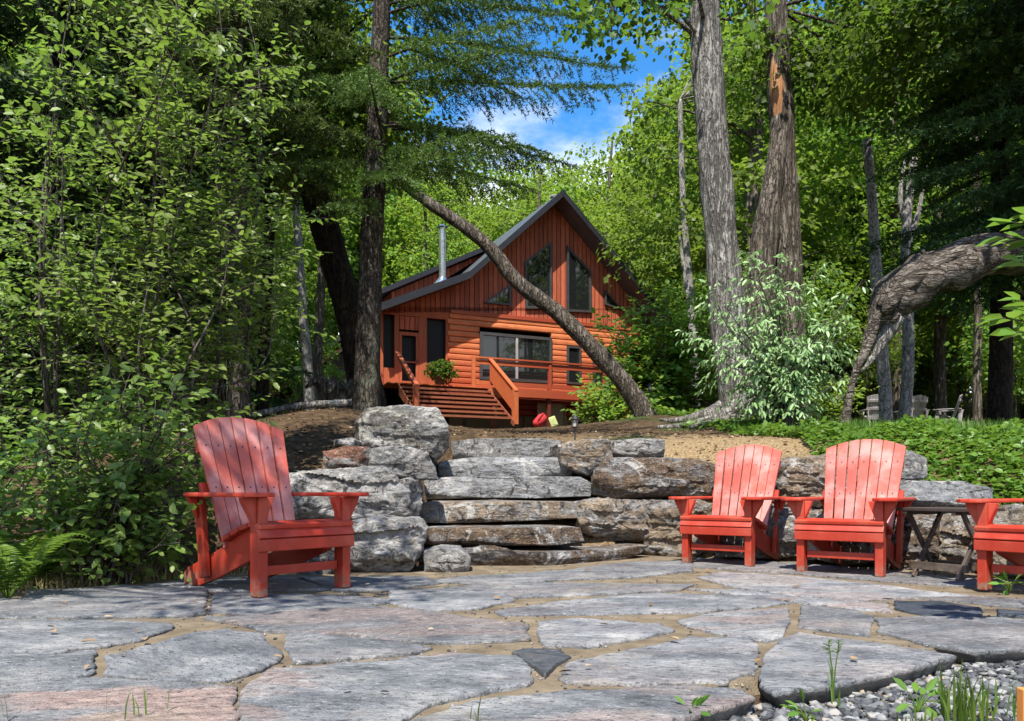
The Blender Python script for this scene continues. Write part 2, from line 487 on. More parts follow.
    M['gneiss'] = m.done(m.pbr(col, 0.72, 0.35, m.bump(h2.outputs[0], 1.0, 0.012)))
    # boulders: object colour = main hue
    m = NT('boulder_stone')
    oi = m.n('ObjectInfo')
    v = m.coord((1, 1, 2.2), 'Object', True); vi = m.coord((1, 1, 1), 'Object', True)
    n1 = m.noise(v, 3.0, 7, 0.68, 0.7); n2 = m.noise(v, 11, 6, 0.72, 0.6); n3 = m.noise(vi, 60, 5, 0.75); n4 = m.noise(vi, 4.0, 8, 0.74, 0.7)
    main = m.mix(m.maprange(n2, 0.32, 0.7), m.mix(1.0, oi.outputs['Color'], (.42, .40, .38), 'MULTIPLY'), oi.outputs['Color'])
    grey = m.ramp(n2, [(0.32, (.045, .045, .046)), (0.47, (.17, .168, .165)), (0.58, (.29, .285, .275)), (0.72, (.46, .45, .43))])
    col = m.mix(m.maprange(n1, 0.47, 0.57, 0, 0.85), main, grey)
    col = m.mix(m.maprange(n4, 0.54, 0.60, 0, 0.85), col, (.52, .50, .46))
    n5 = m.noise(vi, 9.0, 6, 0.75, 0.8)
    col = m.mix(m.maprange(n5, 0.38, 0.45, 0.9, 0), col, (.026, .023, .02))
    col = m.mix(m.maprange(n5, 0.60, 0.66, 0, 0.7), col, (.42, .35, .25))
    col = m.mix(m.maprange(n3, 0.54, 0.64, 0, 0.5), col, (.045, .042, .04))
    col = m.mix(m.maprange(n3, 0.36, 0.45, 0.5, 0), col, (.50, .48, .45))
    h = m.n('Math', operation='ADD'); m.l(n2, h.inputs[0]); m.l(n4, h.inputs[1])
    h2 = m.n('Math', operation='MULTIPLY_ADD'); h2.inputs[1].default_value = 0.35; m.l(n3, h2.inputs[0]); m.l(h.outputs[0], h2.inputs[2])
    M['boulder'] = m.done(m.pbr(col, 0.85, 0.3, m.bump(h2.outputs[0], 1.0, 0.05)))
    m = NT('crushed_stone')
    g = m.n('NewGeometry')
    c = m.ramp(g.outputs['Random Per Island'], [(0.0, (.025, .026, .028)), (0.4, (.085, .088, .092)), (0.7, (.17, .17, .168)), (0.92, (.30, .295, .28)), (1.0, (.30, .23, .14))])
    n = m.noise(m.coord(), 120, 3)
    c = m.mix(m.maprange(n, 0.45, 0.7, 0, 0.4), c, (.12, .12, .125))
    M['gravel'] = m.done(m.pbr(c, 0.85, 0.3))
    # painted plastic lumber
    def lumber(name, c1, c2, worn):
        m = NT(name)
        v = m.coord((14, 14, 2.0), 'Object'); n = m.noise(v, 2.4, 5, 0.65); n2 = m.noise(m.coord(), 3.0, 4, 0.6)
        g = m.n('NewGeometry')
        c = m.mix(n, c1, c2)
        c = m.mix(m.maprange(n2, 0.44, 0.66, 0, 0.75), c, worn)
        iv = m.n('HueSaturation'); m.l(c, iv.inputs['Color']); m.l(m.maprange(g.outputs['Random Per Island'], 0, 1, 0.80, 1.20, False), iv.inputs['Value'])
        fs = m.noise(m.coord(), 90, 3, 0.7)
        cc = m.mix(m.maprange(fs, 0.6, 0.75, 0, 0.3), iv.outputs[0], tuple(x * 0.55 for x in c1))
        sc2 = m.noise(m.coord((26, 26, 5)), 3.0, 6, 0.75, 1.2); cc = m.mix(m.maprange(sc2, 0.63, 0.70, 0, 0.55), cc, worn)
        gz = m.n('SeparateXYZ'); gc = m.n('TexCoord'); m.l(gc.outputs['Object'], gz.inputs[0]); dn_ = m.noise(m.coord(), 20, 5, 0.7)
        gd = m.n('Math', operation='MULTIPLY'); m.l(m.maprange(gz.outputs['Z'], 0.0, 0.14, 1, 0), gd.inputs[0]); m.l(m.maprange(dn_, 0.4, 0.62), gd.inputs[1]); cc = m.mix(gd.outputs[0], cc, (.20, .15, .10))
        return m.done(m.pbr(cc, m.maprange(n, 0.2, 0.8, 0.42, 0.62, False), 0.4, m.bump(n, 0.25, 0.004)))
    M['red_lumber'] = lumber('red_lumber', (.33, .020, .008), (.42, .040, .015), (.47, .085, .050))
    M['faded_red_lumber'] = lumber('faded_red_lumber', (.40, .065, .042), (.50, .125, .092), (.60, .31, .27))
    M['grey_lumber'] = lumber('grey_lumber', (.24, .22, .22), (.34, .32, .315), (.42, .40, .40))
    M['brown_lumber'] = lumber('brown_lumber', (.035, .024, .019), (.07, .05, .04), (.12, .095, .08))
    # cabin boards
    def boards(name, axis, width, c1, c2, dark, wear=None):
        m = NT(name)
        co = m.n('TexCoord'); sx = m.n('SeparateXYZ'); m.l(co.outputs['Object'], sx.inputs[0])
        d = m.n('Math', operation='DIVIDE'); d.inputs[1].default_value = width; m.l(sx.outputs[axis], d.inputs[0])
        fl = m.n('Math', operation='FLOOR'); m.l(d.outputs[0], fl.inputs[0])
        fr = m.n('Math', operation='FRACT'); m.l(d.outputs[0], fr.inputs[0])
        wn = m.n('TexWhiteNoise', noise_dimensions='1D'); m.l(fl.outputs[0], wn.inputs['W'])
        s = (18, 18, 1.5) if axis == 'X' else (1.5, 18, 18)
        n = m.noise(m.coord(s), 1.6, 5, 0.65)
        c = m.mix(m.maprange(n, 0.3, 0.7), c1, c2)
        hv = m.n('HueSaturation'); m.l(c, hv.inputs['Color']); m.l(m.maprange(wn.outputs['Value'], 0, 1, 0.72, 1.22, False), hv.inputs['Value'])
        a = m.n('Math', operation='SUBTRACT'); a.inputs[1].default_value = 0.5; m.l(fr.outputs[0], a.inputs[0])
        ab = m.n('Math', operation='ABSOLUTE'); m.l(a.outputs[0], ab.inputs[0])
        gap = m.maprange(ab.outputs[0], 0.42, 0.48)
        col = m.mix(gap, hv.outputs[0], dark)
        w = m.noise(m.coord((.6, .6, .35)), 1.8, 4, 0.6)
        col = m.mix(m.maprange(w, 0.5, 0.72, 0, 0.4), col, wear or tuple(x * 0.6 for x in c1))
        inv = m.n('Math', operation='SUBTRACT'); inv.inputs[0].default_value = 1.0; m.l(gap, inv.inputs[1])
        return m.done(m.pbr(col, 0.62, 0.3, m.bump(inv.outputs[0], 1.0, 0.03)))
    M['board'] = boards('red_board', 'X', 0.19, (.34, .075, .036), (.50, .125, .06), (.06, .012, .008))
    M['side_board'] = boards('red_side_board', 'Y', 0.19, (.34, .075, .036), (.50, .125, .06), (.06, .012, .008))
    M['log'] = boards('red_log', 'Z', 50.0, (.52, .14, .050), (.68, .225, .086), (.3, .05, .02))
    M['trim'] = boards('red_trim', 'X', 50.0, (.42, .095, .038), (.54, .14, .058), (.3, .05, .02))
    M['deck_wood'] = boards('orange_deck_wood', 'X', 50.0, (.52, .125, .04), (.68, .19, .065), (.3, .05, .02))
    M['tread'] = boards('dark_tread', 'X', 50.0, (.24, .075, .038), (.36, .12, .06), (.1, .02, .01))
    M['dark_board'] = boards('dark_board', 'X', 0.2, (.055, .042, .034), (.10, .075, .06), (.02, .015, .012))
    M['ply'] = boards('plywood', 'X', 1.2, (.20, .13, .07), (.27, .18, .10), (.1, .06, .03))
    def plain(name, c, rough, spec=0.5, metal=0.0, nz_=0.15):
        m = NT(name)
        n = m.noise(m.coord(), 6, 5, 0.6)
        col = m.mix(m.maprange(n, 0.3, 0.7), tuple(x * (1 - nz_) for x in c), tuple(x * (1 + nz_) for x in c))
        return m.done(m.pbr(col, m.maprange(n, 0.2, 0.8, max(rough - .06, .02), rough + .06, False), spec, None, metal))
    M['roof'] = plain('dark_metal_roof', (.085, .088, .10), 0.38, 0.6)
    M['fascia'] = plain('dark_fascia', (.012, .012, .016), 0.5)
    M['frame'] = plain('window_frame', (.05, .045, .045), 0.45)
    M['steel'] = plain('stove_pipe_steel', (.55, .56, .57), 0.28, 0.5, 0.9)
    M['black'] = plain('black_metal', (.02, .02, .022), 0.4)
    M['lamp_glass'] = plain('lamp_glass', (.35, .33, .30), 0.2)
    M['red_cloth'] = plain('red_cloth', (.50, .025, .03), 0.8)
    M['lime_cloth'] = plain('lime_cloth', (.45, .50, .20), 0.8)
    M['orange'] = plain('orange_paint', (.72, .26, .06), 0.6)
    M['shingle'] = plain('brown_shingle', (.11, .05, .03), 0.85)
    m = NT('window_glass')
    M['glass'] = m.done(m.pbr((.012, .014, .014), 0.03, 0.8))
    m = NT('screen_mesh')
    M['screen'] = m.done(m.pbr((.016, .017, .018), 0.55, 0.2))
    return M
M = build_mats()

# ------------------------------------------------------------------ terrain
XW = [-30, -6, -3.2, -1.9, -.78, -.70, .78, .85, 2.0, 3.0, 3.7, 4.6, 8, 30]
YW = [4.6, 4.8, 5.3, 5.75, 5.85, 6.2, 7.6, 7.55, 6.95, 6.2, 5.6, 4.6, 2.5, 1.0]
def sst(a, b, x):
    t = min(1, max(0, (x - a) / (b - a))); return t * t * (3 - 2 * t)
def ramp_z(y):
    return 1.12 + 0.083 * (min(y, 42) - 8.3) + 0.02 * max(0, min(y, 200) - 42)
def terrain(x, y):
    if y < 0.5 and abs(x) < 30 and x < 8: d = -1
    d = y - float(np.interp(x, XW, YW))
    n = 0.05 * noise.noise(Vector((x * .7, y * .7, 0))) + 0.02 * noise.noise(Vector((x * 2.3, y * 2.3, 4)))
    if -0.75 < x < 1.0 and y < 8.45:
        return -0.06 + (max(0, min(1, (y - 6.9) / 1.55)) * 0.98)
    top = ramp_z(max(y, 6.0))
    gent_l = sst(-2.1, -2.8, x); gent_r = sst(3.2, 3.9, x)
    g = max(gent_l, gent_r)
    steep = 0.0 if d < 0 else (min(d / .3, 1) * .55 + (top - .55) * sst(.25, 2.0, d))
    soft = top * sst(-0.1, 3.8, d) if gent_l > gent_r else top * sst(-0.1, 2.6, d)
    z = steep * (1 - g) + soft * g
    w = sst(0.2, 1.5, d)
    mound = .38 * math.exp(-((x + 2.3) / 1.3) ** 2 - ((y - 10.6) / 1.7) ** 2) + .30 * math.exp(-((x - 4.2) / 1.2) ** 2 - ((y - 14.2) / 1.8) ** 2)
    mound += .35 * math.exp(-((x - 2.6) / 1.6) ** 2 - ((y - 16.3) / 1.8) ** 2)
    far = sst(60, 200, y) * 6
    if y < 4.3 and x > -.6 and d < 0: z -= .10 * sst(4.3, 3.7, y)
    return z + mound * w + n * (0.15 + 0.85 * w) - 0.055 * (1 - sst(-.3, .4, d)) + far

def grid_axis(lo, hi, fine_lo, fine_hi, fine, n_out):
    a = list(np.arange(fine_lo, fine_hi + 1e-6, fine))
    left = [fine_lo - (fine_lo - lo) * ((i / n_out) ** 2.2) for i in range(n_out, 0, -1)]
    right = [fine_hi + (hi - fine_hi) * ((i / n_out) ** 2.2) for i in range(1, n_out + 1)]
    return left + a + right
gx = grid_axis(-500, 500, -7, 8, 0.11, 36)
gy = grid_axis(-300, 700, 1.0, 13, 0.11, 40)
V = [(x, y, terrain(x, y)) for y in gy for x in gx]
nx = len(gx)
F = np.array([(j * nx + i, j * nx + i + 1, (j + 1) * nx + i + 1, (j + 1) * nx + i) for j in range(len(gy) - 1) for i in range(nx - 1)])
ground = link('ground', mesh_np('ground', np.array(V), [F]), M['floor'], smooth=True)
tag(ground, kind='structure')

# sand bed under the flagstones
sb = [(-6, 1.3), (-5.2, 3.6), (-3.5, 4.55), (-2.85, 4.66), (-2.2, 5.3), (-1.9, 6.0), (-.85, 6.2), (-.6, 6.6), (.7, 7.7), (1.2, 7.7), (3, 6.5), (3.8, 5.7), (4.4, 4.6),
      (3.4, 3.6), (1.9, 3.12), (1.46, 2.95), (.30, 2.24), (-.4, 1.3)]
b = MB(); cs = Vector((0, 4.2))
n_ = len(sb); out_ = [Vector(p) + (Vector(p) - cs).normalized() * .11 for p in sb]
b.add([(x, y, -.014) for x, y in sb] + [(p.x, p.y, -.16) for p in out_], [tuple(range(n_))[::-1]] + [(i, (i + 1) % n_, n_ + (i + 1) % n_, n_ + i) for i in range(n_)])
tag(b.build('patio_sand', M['sand']), kind='structure')

# ------------------------------------------------------------------ stones
def resample(pts, n):
    pts = [Vector(p) for p in pts]; L_ = [(pts[(i + 1) % len(pts)] - pts[i]).length for i in range(len(pts))]; T_ = sum(L_); o = []
    for i, l_ in enumerate(L_):          # every outline corner stays a corner
        k = max(1, round(n * l_ / T_))
        o += [pts[i].lerp(pts[(i + 1) % len(pts)], j / k) for j in range(k)]
    return o
def resample_even(pts, n):
    pts = [Vector(p) for p in pts]
    seg = [(pts[(i + 1) % len(pts)] - pts[i]).length for i in range(len(pts))]
    tot = sum(seg); out = []; i = 0; acc = 0.0
    for k in range(n):
        t = tot * k / n
        while acc + seg[i] < t and i < len(seg) - 1:
            acc += seg[i]; i += 1
        out.append(pts[i].lerp(pts[(i + 1) % len(pts)], min(1, (t - acc) / max(seg[i], 1e-9))))
    return out

def fbm(v, o=4):
    s = 0; a = 1.0
    for _ in range(o):
        s += a * noise.noise(v); v = v * 2.1 + Vector((3.1, 1.7, 5.2)); a *= 0.5
    return s

def ring_solid(outline, axis, profile, disp, jit, seed, edge=0.0):
    """outline: closed 3D ring; axis: unit vector pointing out of the shown face; profile: list of (scale, offset along -axis)"""
    n = len(outline); c = sum(outline, Vector()) / n
    sv = Vector((seed * 7.13, seed * 3.7, seed * 1.9))
    ring0 = []
    for p in outline:
        d = (p - c); q = p * 16 + sv; w = jit * (noise.noise(p * 5.0 + sv) + .6 * noise.noise(q)) + jit * .5 * noise.noise(q * 2.7)
        ring0.append(c + d * (1 + w) + d.normalized() * (edge * noise.noise(q * 1.3)))
    vs, fs, idx = [], [], []
    for s, off in profile:
        if s == 0:
            idx.append([len(vs)]); vs.append(c - axis * off)
        else:
            idx.append(list(range(len(vs), len(vs) + n)))
            vs += [c + (p - c) * s - axis * off for p in ring0]
    for a, b2 in zip(idx[:-1], idx[1:]):
        for k in range(n):
            k2 = (k + 1) % n
            if len(a) == 1: fs.append((a[0], b2[k], b2[k2]))
            elif len(b2) == 1: fs.append((a[k], b2[0], a[k2]))
            else: fs.append((a[k], b2[k], b2[k2], a[k2]))
    out = disp(vs, c, sv)
    return out, fs

def flagstone(px, label, pink=0.0, dark=0.0, ang=0.5, lift=0.0, thick=0.066):
    pts = [G(x, y) for x, y in px]
    c = sum(pts, Vector()) / len(pts)
    pts = [(p - c) + (p - c).normalized() * .012 for p in pts]
    per = sum((pts[i] - pts[i - 1]).length for i in range(len(pts)))
    n = max(48, min(260, int(per / 0.022)))
    ring = resample(pts, n)
    seed = c.x * 1.7 + c.y * 2.9
    tx, ty = noise.noise(Vector((seed, 0, 0))) * .006, noise.noise(Vector((seed, 5, 0))) * .004
    mean = sum(p.length for p in ring) / n
    e = .02 / max(mean, .1)
    prof = [(0, 0), (.2, 0), (.38, 0), (.54, 0), (.68, 0), (.80, 0), (.90, 0), (.96, 0), (1 - e * .25, .0015), (1.0, .007), (1 - e * .15, thick * .3), (1 - e * .9, thick * .65), (1 - e * 1.6, thick), (0, thick)]
    def disp(vs, c0, sv):
        out = []
        for v in vs:
            h = .0055 * fbm(Vector((v.x * 2.5, v.y * 7, 0)) + sv, 4) + .004 * noise.noise(Vector((v.x * 14, v.y * 26, 0)) + sv)
            out.append(Vector((v.x, v.y, v.z + (h if v.z > -.02 else .6 * h) + tx * v.x + ty * v.y)))
        return out
    vs, fs = ring_solid(ring, Vector((0, 0, 1)), prof, disp, .03, seed, .014)
    me = bpy.data.meshes.new('flagstone'); me.from_pydata(vs, [], [f[::-1] for f in fs]); me.update()
    bm = bmesh.new(); bm.from_mesh(me); bmesh.ops.recalc_face_normals(bm, faces=bm.faces); bm.to_mesh(me); bm.free()
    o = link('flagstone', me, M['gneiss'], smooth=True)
    o.location = (c.x, c.y, lift)
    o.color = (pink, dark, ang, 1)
    return tag(o, label, 'flagstone', 'flagstones of the patio')

FS = [
 ([(-40,598),(24,598),(27,590),(120,585),(205,590),(205,613),(170,615),(100,616),(-40,615)], 'long grey flagstone at the far left edge of the patio beside the ferns', .15, 0, .5),
 ([(215,592),(330,594),(405,600),(320,607),(262,613),(212,611)], 'grey flagstone under the front leg of the left red chair', .1, .1, .55),
 ([(205,617),(262,614),(325,608),(360,604),(430,612),(525,624),(528,638),(470,641),(400,640),(345,632),(318,631),(268,630),(235,622)], 'long blue grey flagstone with a white right end before the left red chair', .45, .15, .4),
 ([(-50,620),(60,619),(165,622),(172,626),(140,638),(95,646),(50,651),(-50,648)], 'wedge shaped blue grey flagstone cut by the left picture edge, second row back', .0, .12, .5),
 ([(-60,652),(50,655),(94,650),(90,672),(40,680),(-60,692)], 'rosy grey flagstone at the left picture edge beside the oval dark banded stone', .6, .05, .5),
 ([(108,656),(150,645),(190,632),(225,628),(260,634),(282,655),(260,668),(225,678),(150,678),(107,672)], 'oval dark blue flagstone with diagonal white bands', .05, .3, .78),
 ([(-90,697),(40,683),(100,677),(150,681),(232,686),(232,721),(230,750),(-120,750)], 'large pink banded flagstone in the bottom left corner of the patio', .95, .05, .45),
 ([(288,632),(330,634),(400,641),(430,646),(410,652),(350,657),(297,661),(287,645)], 'small speckled grey flagstone right of the oval banded stone', .1, .1, .5),
 ([(245,690),(275,668),(330,664),(450,652),(515,655),(527,668),(530,682),(470,693),(430,700),(400,721),(370,740),(240,745)], 'very large pale grey and rose flagstone in the bottom centre left', .55, 0, .52),
 ([(420,716),(480,698),(560,691),(690,685),(742,688),(752,695),(700,710),(648,722),(590,745),(390,745)], 'grey rose flagstone along the bottom with a broken edge above the gravel', .5, .05, .55),
 ([(513,651),(530,648),(560,649),(568,655),(555,664),(545,674),(530,660)], 'tiny dark blue flagstone wedged in a wide sandy joint at the centre', 0, .65, .5),
 ([(562,680),(570,662),(600,655),(690,636),(750,638),(756,645),(752,668),(725,678),(640,682)], 'large streaked grey flagstone right of the tiny dark blue one', .15, .05, .5),
 ([(541,620),(575,617),(660,624),(672,629),(640,636),(590,645),(545,643),(540,632)], 'speckled grey flagstone pointing right, behind the large streaked one', .1, .1, .48),
 ([(495,610),(560,601),(660,592),(770,596),(786,602),(700,611),(670,611),(560,613),(500,614)], 'long thin dark grey flagstone across the middle of the patio', .15, .2, .5),
 ([(680,620),(700,614),(788,606),(787,622),(780,636),(765,640),(720,632),(690,626)], 'grey flagstone with a rosy upper part beside a wide vertical joint', .55, .05, .45),
 ([(802,604),(850,609),(872,615),(868,634),(835,630),(799,626)], 'small four sided pale flagstone in the right of the patio', .2, 0, .5),
 ([(765,655),(785,638),(800,632),(860,640),(930,650),(953,655),(900,668),(830,684),(775,690),(762,682)], 'big pale flagstone whose thick edge overhangs the gravel', .2, -.0, .5),
 ([(878,617),(920,616),(1000,618),(1060,622),(1060,645),(975,650),(928,643),(880,630)], 'long blue grey flagstone at the right edge above the gravel', .1, .1, .5),
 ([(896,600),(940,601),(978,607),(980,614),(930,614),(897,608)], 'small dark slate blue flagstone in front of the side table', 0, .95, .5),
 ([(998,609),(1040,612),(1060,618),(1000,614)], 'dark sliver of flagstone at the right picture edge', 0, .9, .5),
 ([(390,590),(440,588),(505,592),(513,599),(480,607),(430,609),(392,602)], 'blue grey flagstone in front of the bottom stone step', .05, .1, .5),
 ([(445,587),(520,582),(600,583),(690,584),(680,589),(560,595),(518,596),(470,589)], 'narrow grey flagstone second from the bottom stone step', .2, .05, .5),
 ([(425,580),(468,575.5),(500,574),(560,570.5),(625,562),(690,560),(692,570),(640,576),(560,579),(480,584)], 'narrow pale flagstone right at the foot of the stone steps', .1, 0, .52),
 ([(700,577),(720,571),(800,576),(880,584),(975,596),(900,597),(850,600),(790,594),(735,586)], 'long pale flagstone in front of the two middle red chairs', .35, 0, .55),
 ([(690,588),(730,588),(800,597),(885,603),(892,611),(855,608),(790,600)], 'slim rosy flagstone between the long pale one and the four sided one', .6, 0, .5),
 ([(905,596),(985,597),(1060,600),(1060,610),(985,603),(940,598)], 'slim grey flagstone in front of the rightmost red chair', .2, .1, .5),
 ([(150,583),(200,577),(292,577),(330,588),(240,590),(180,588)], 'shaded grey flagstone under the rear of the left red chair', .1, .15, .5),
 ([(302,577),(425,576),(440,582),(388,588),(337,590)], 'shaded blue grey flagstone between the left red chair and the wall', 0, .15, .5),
 ([(692,566),(700,558),(800,563),(900,572),(970,578),(1040,590),(880,580),(800,573),(720,568)], 'grey flagstone under the two middle red chairs', .2, .1, .5),
]
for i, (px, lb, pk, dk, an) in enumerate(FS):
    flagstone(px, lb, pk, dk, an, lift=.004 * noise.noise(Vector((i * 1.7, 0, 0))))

# boulders: outline of the shown face in the photo, at the depths of its left and right ends
def boulder(name, px, Yl, Yr, depth, color, label, cat, group, rough=.028, lean=0.0, bulge=.02, top=1.0, n=None):
    xs = [p[0] for p in px]; x0, x1 = min(xs), max(xs); ys = [p[1] for p in px]; y0, y1 = min(ys), max(ys)
    pts = []
    for x, y in px:
        Y = Yl + (Yr - Yl) * (x - x0) / (x1 - x0) + lean * (y1 - y) / (y1 - y0)
        pts.append(P(x, y, Y))
    c = sum(pts, Vector()) / len(pts)
    a = (P(x1, y0, Yr) - P(x0, y0, Yl)); axis = Vector((a.y, -a.x, 0)).normalized()
    if axis.y > 0: axis = -axis
    loc = Vector((c.x, c.y, min(p.z for p in pts)))
    pts = [c + (p - c) * 1.03 - loc for p in pts]
    per = sum((pts[i] - pts[i - 1]).length for i in range(len(pts)))
    n = max(80, min(190, int(per / .022)))
    ring = resample(pts, n)
    D = depth
    prof = [(0, -bulge)] + [(s, -bulge * (1 - s * s)) for s in (.08, .16, .24, .32, .40, .47, .54, .60, .66, .72, .77, .82, .86, .90, .935)] + \
           [(.975, .004), (.994, .018), (1.0, .05)] + [(1.0 + (top - 1) * t, .05 + (D - .05) * t) for t in (.12, .25, .4, .55, .7, .85)] + [(.93 * top, D), (.6, D * 1.03), (0, D * 1.04)]
    rr = random.Random(label)
    ext = Vector((max(abs((p - sum(pts, Vector()) / len(pts)).x) for p in pts), depth * .5, max(abs((p - sum(pts, Vector()) / len(pts)).z) for p in pts)))
    planes = []
    for _ in range(14):
        nn = Vector((rr.uniform(-1, 1), -rr.uniform(.5, 1.4), rr.uniform(-1, .5))).normalized()
        planes.append((nn, rr.uniform(.84, 1.05)))
    def disp(vs, c0, sv):
        out = []
        cc = c0 - axis * (D * .5)
        for v in vs:
            w = v - cc; wn = Vector((w.x / ext.x, w.y / ext.y, w.z / ext.z))
            for nn, k in planes:
                dd = wn.dot(nn) - k * (abs(nn.x) + abs(nn.y) + abs(nn.z)) * .86
                if dd > 0: wn = wn - nn * dd * .8
            v = cc + Vector((wn.x * ext.x, wn.y * ext.y, wn.z * ext.z))
            q = v + sv
            lz = q.z * 13 + .9 * noise.noise(Vector((q.x * 1.8, q.y * 1.8, q.z * 1.5))) + q.x * .5
            fl = math.floor(lz); lay = noise.noise(Vector((fl * 3.71 + .5, math.floor(q.x * 2.3 + .7 * noise.noise(Vector((fl * 1.3, q.x * 1.1, 0)))) * 2.37, 1.5)))
            v = v + axis * (rough * 1.15 * lay)
            d = fbm(Vector((q.x * 2.2, q.y * 2.2, q.z * 3.0)), 5)
            cell = noise.voronoi(Vector((q.x * 3.2, q.y * 3.2, q.z * 4.5)))[0]
            d2 = (cell[1] - cell[0]) - .3
            fine = noise.noise(Vector((q.x * 17, q.y * 17, q.z * 24)))
            nd = (v - c0 - axis * (-D * .5))
            nd = nd.normalized() if nd.length > 1e-5 else axis
            out.append(v + nd * (rough * (d * .55 + d2 * 1.1) + rough * .45 * fine + rough * .3 * noise.noise(Vector((q.x * 38, q.y * 38, q.z * 55)))))
        return out
    vs, fs = ring_solid(ring, axis, prof, disp, .018, c.x * 3.1 + c.z * 5.7)
    me = bpy.data.meshes.new(name); me.from_pydata(vs, [], fs); me.update()
    bm = bmesh.new(); bm.from_mesh(me); bmesh.ops.recalc_face_normals(bm, faces=bm.faces); bm.to_mesh(me); bm.free()
    o = link(name, me, M['boulder'], smooth=True)
    me.set_sharp_from_angle(angle=R(26))
    o.location = loc
    o.color = tuple(color) + (1,)
    return tag(o, label, cat, group)

BR, GY, TN, WH, RU, BL = (.19, .125, .075), (.30, .29, .275), (.37, .28, .19), (.46, .44, .41), (.27, .12, .07), (.285, .295, .305)
ST = 'stone steps up from the patio'
WL = 'boulders of the retaining wall'
STEPS = [
 ([(462,574),(461,558),(476,555),(560,552),(618,548.5),(650,545),(642,553),(622,560),(560,571),(500,573)], 5.62, 7.0, .75, BR, 'bottom stone step, a wide flat slab with a dark brown front'),
 ([(422,548),(421,530),(470,528),(560,527),(580,528),(584,541),(560,545),(470,548)], 6.2, 6.5, .7, BR, 'second stone step from the bottom, brown left half and grey right end'),
 ([(415,523),(418,505),(440,502),(500,501),(573,502),(579,518),(540,520),(470,523)], 6.65, 6.9, .7, TN, 'third stone step from the bottom, grey top and brown lower front'),
 ([(418,500),(419,480),(440,477),(520,476),(580,477),(592,484),(588,496),(540,498),(470,498)], 7.1, 7.3, .7, (.40, .405, .41), 'fourth stone step from the bottom, pale grey with dark wavy bands'),
 ([(438,479),(441,461),(470,457),(555,457),(568,463),(574,476),(520,478)], 7.6, 7.7, .7, (.40, .41, .42), 'fifth stone step from the bottom, blue grey and smooth'),
 ([(454,459),(452,441),(480,438),(540,438),(562,440),(563,455),(520,458)], 8.05, 8.1, .6, GY, 'topmost stone step, a rough grey slab at the top'),
]
for px, yl, yr, d, c, lb in STEPS:
    boulder('stone_step', px, yl, yr, d, c, lb, 'stone step', ST, rough=.0105, bulge=.010)
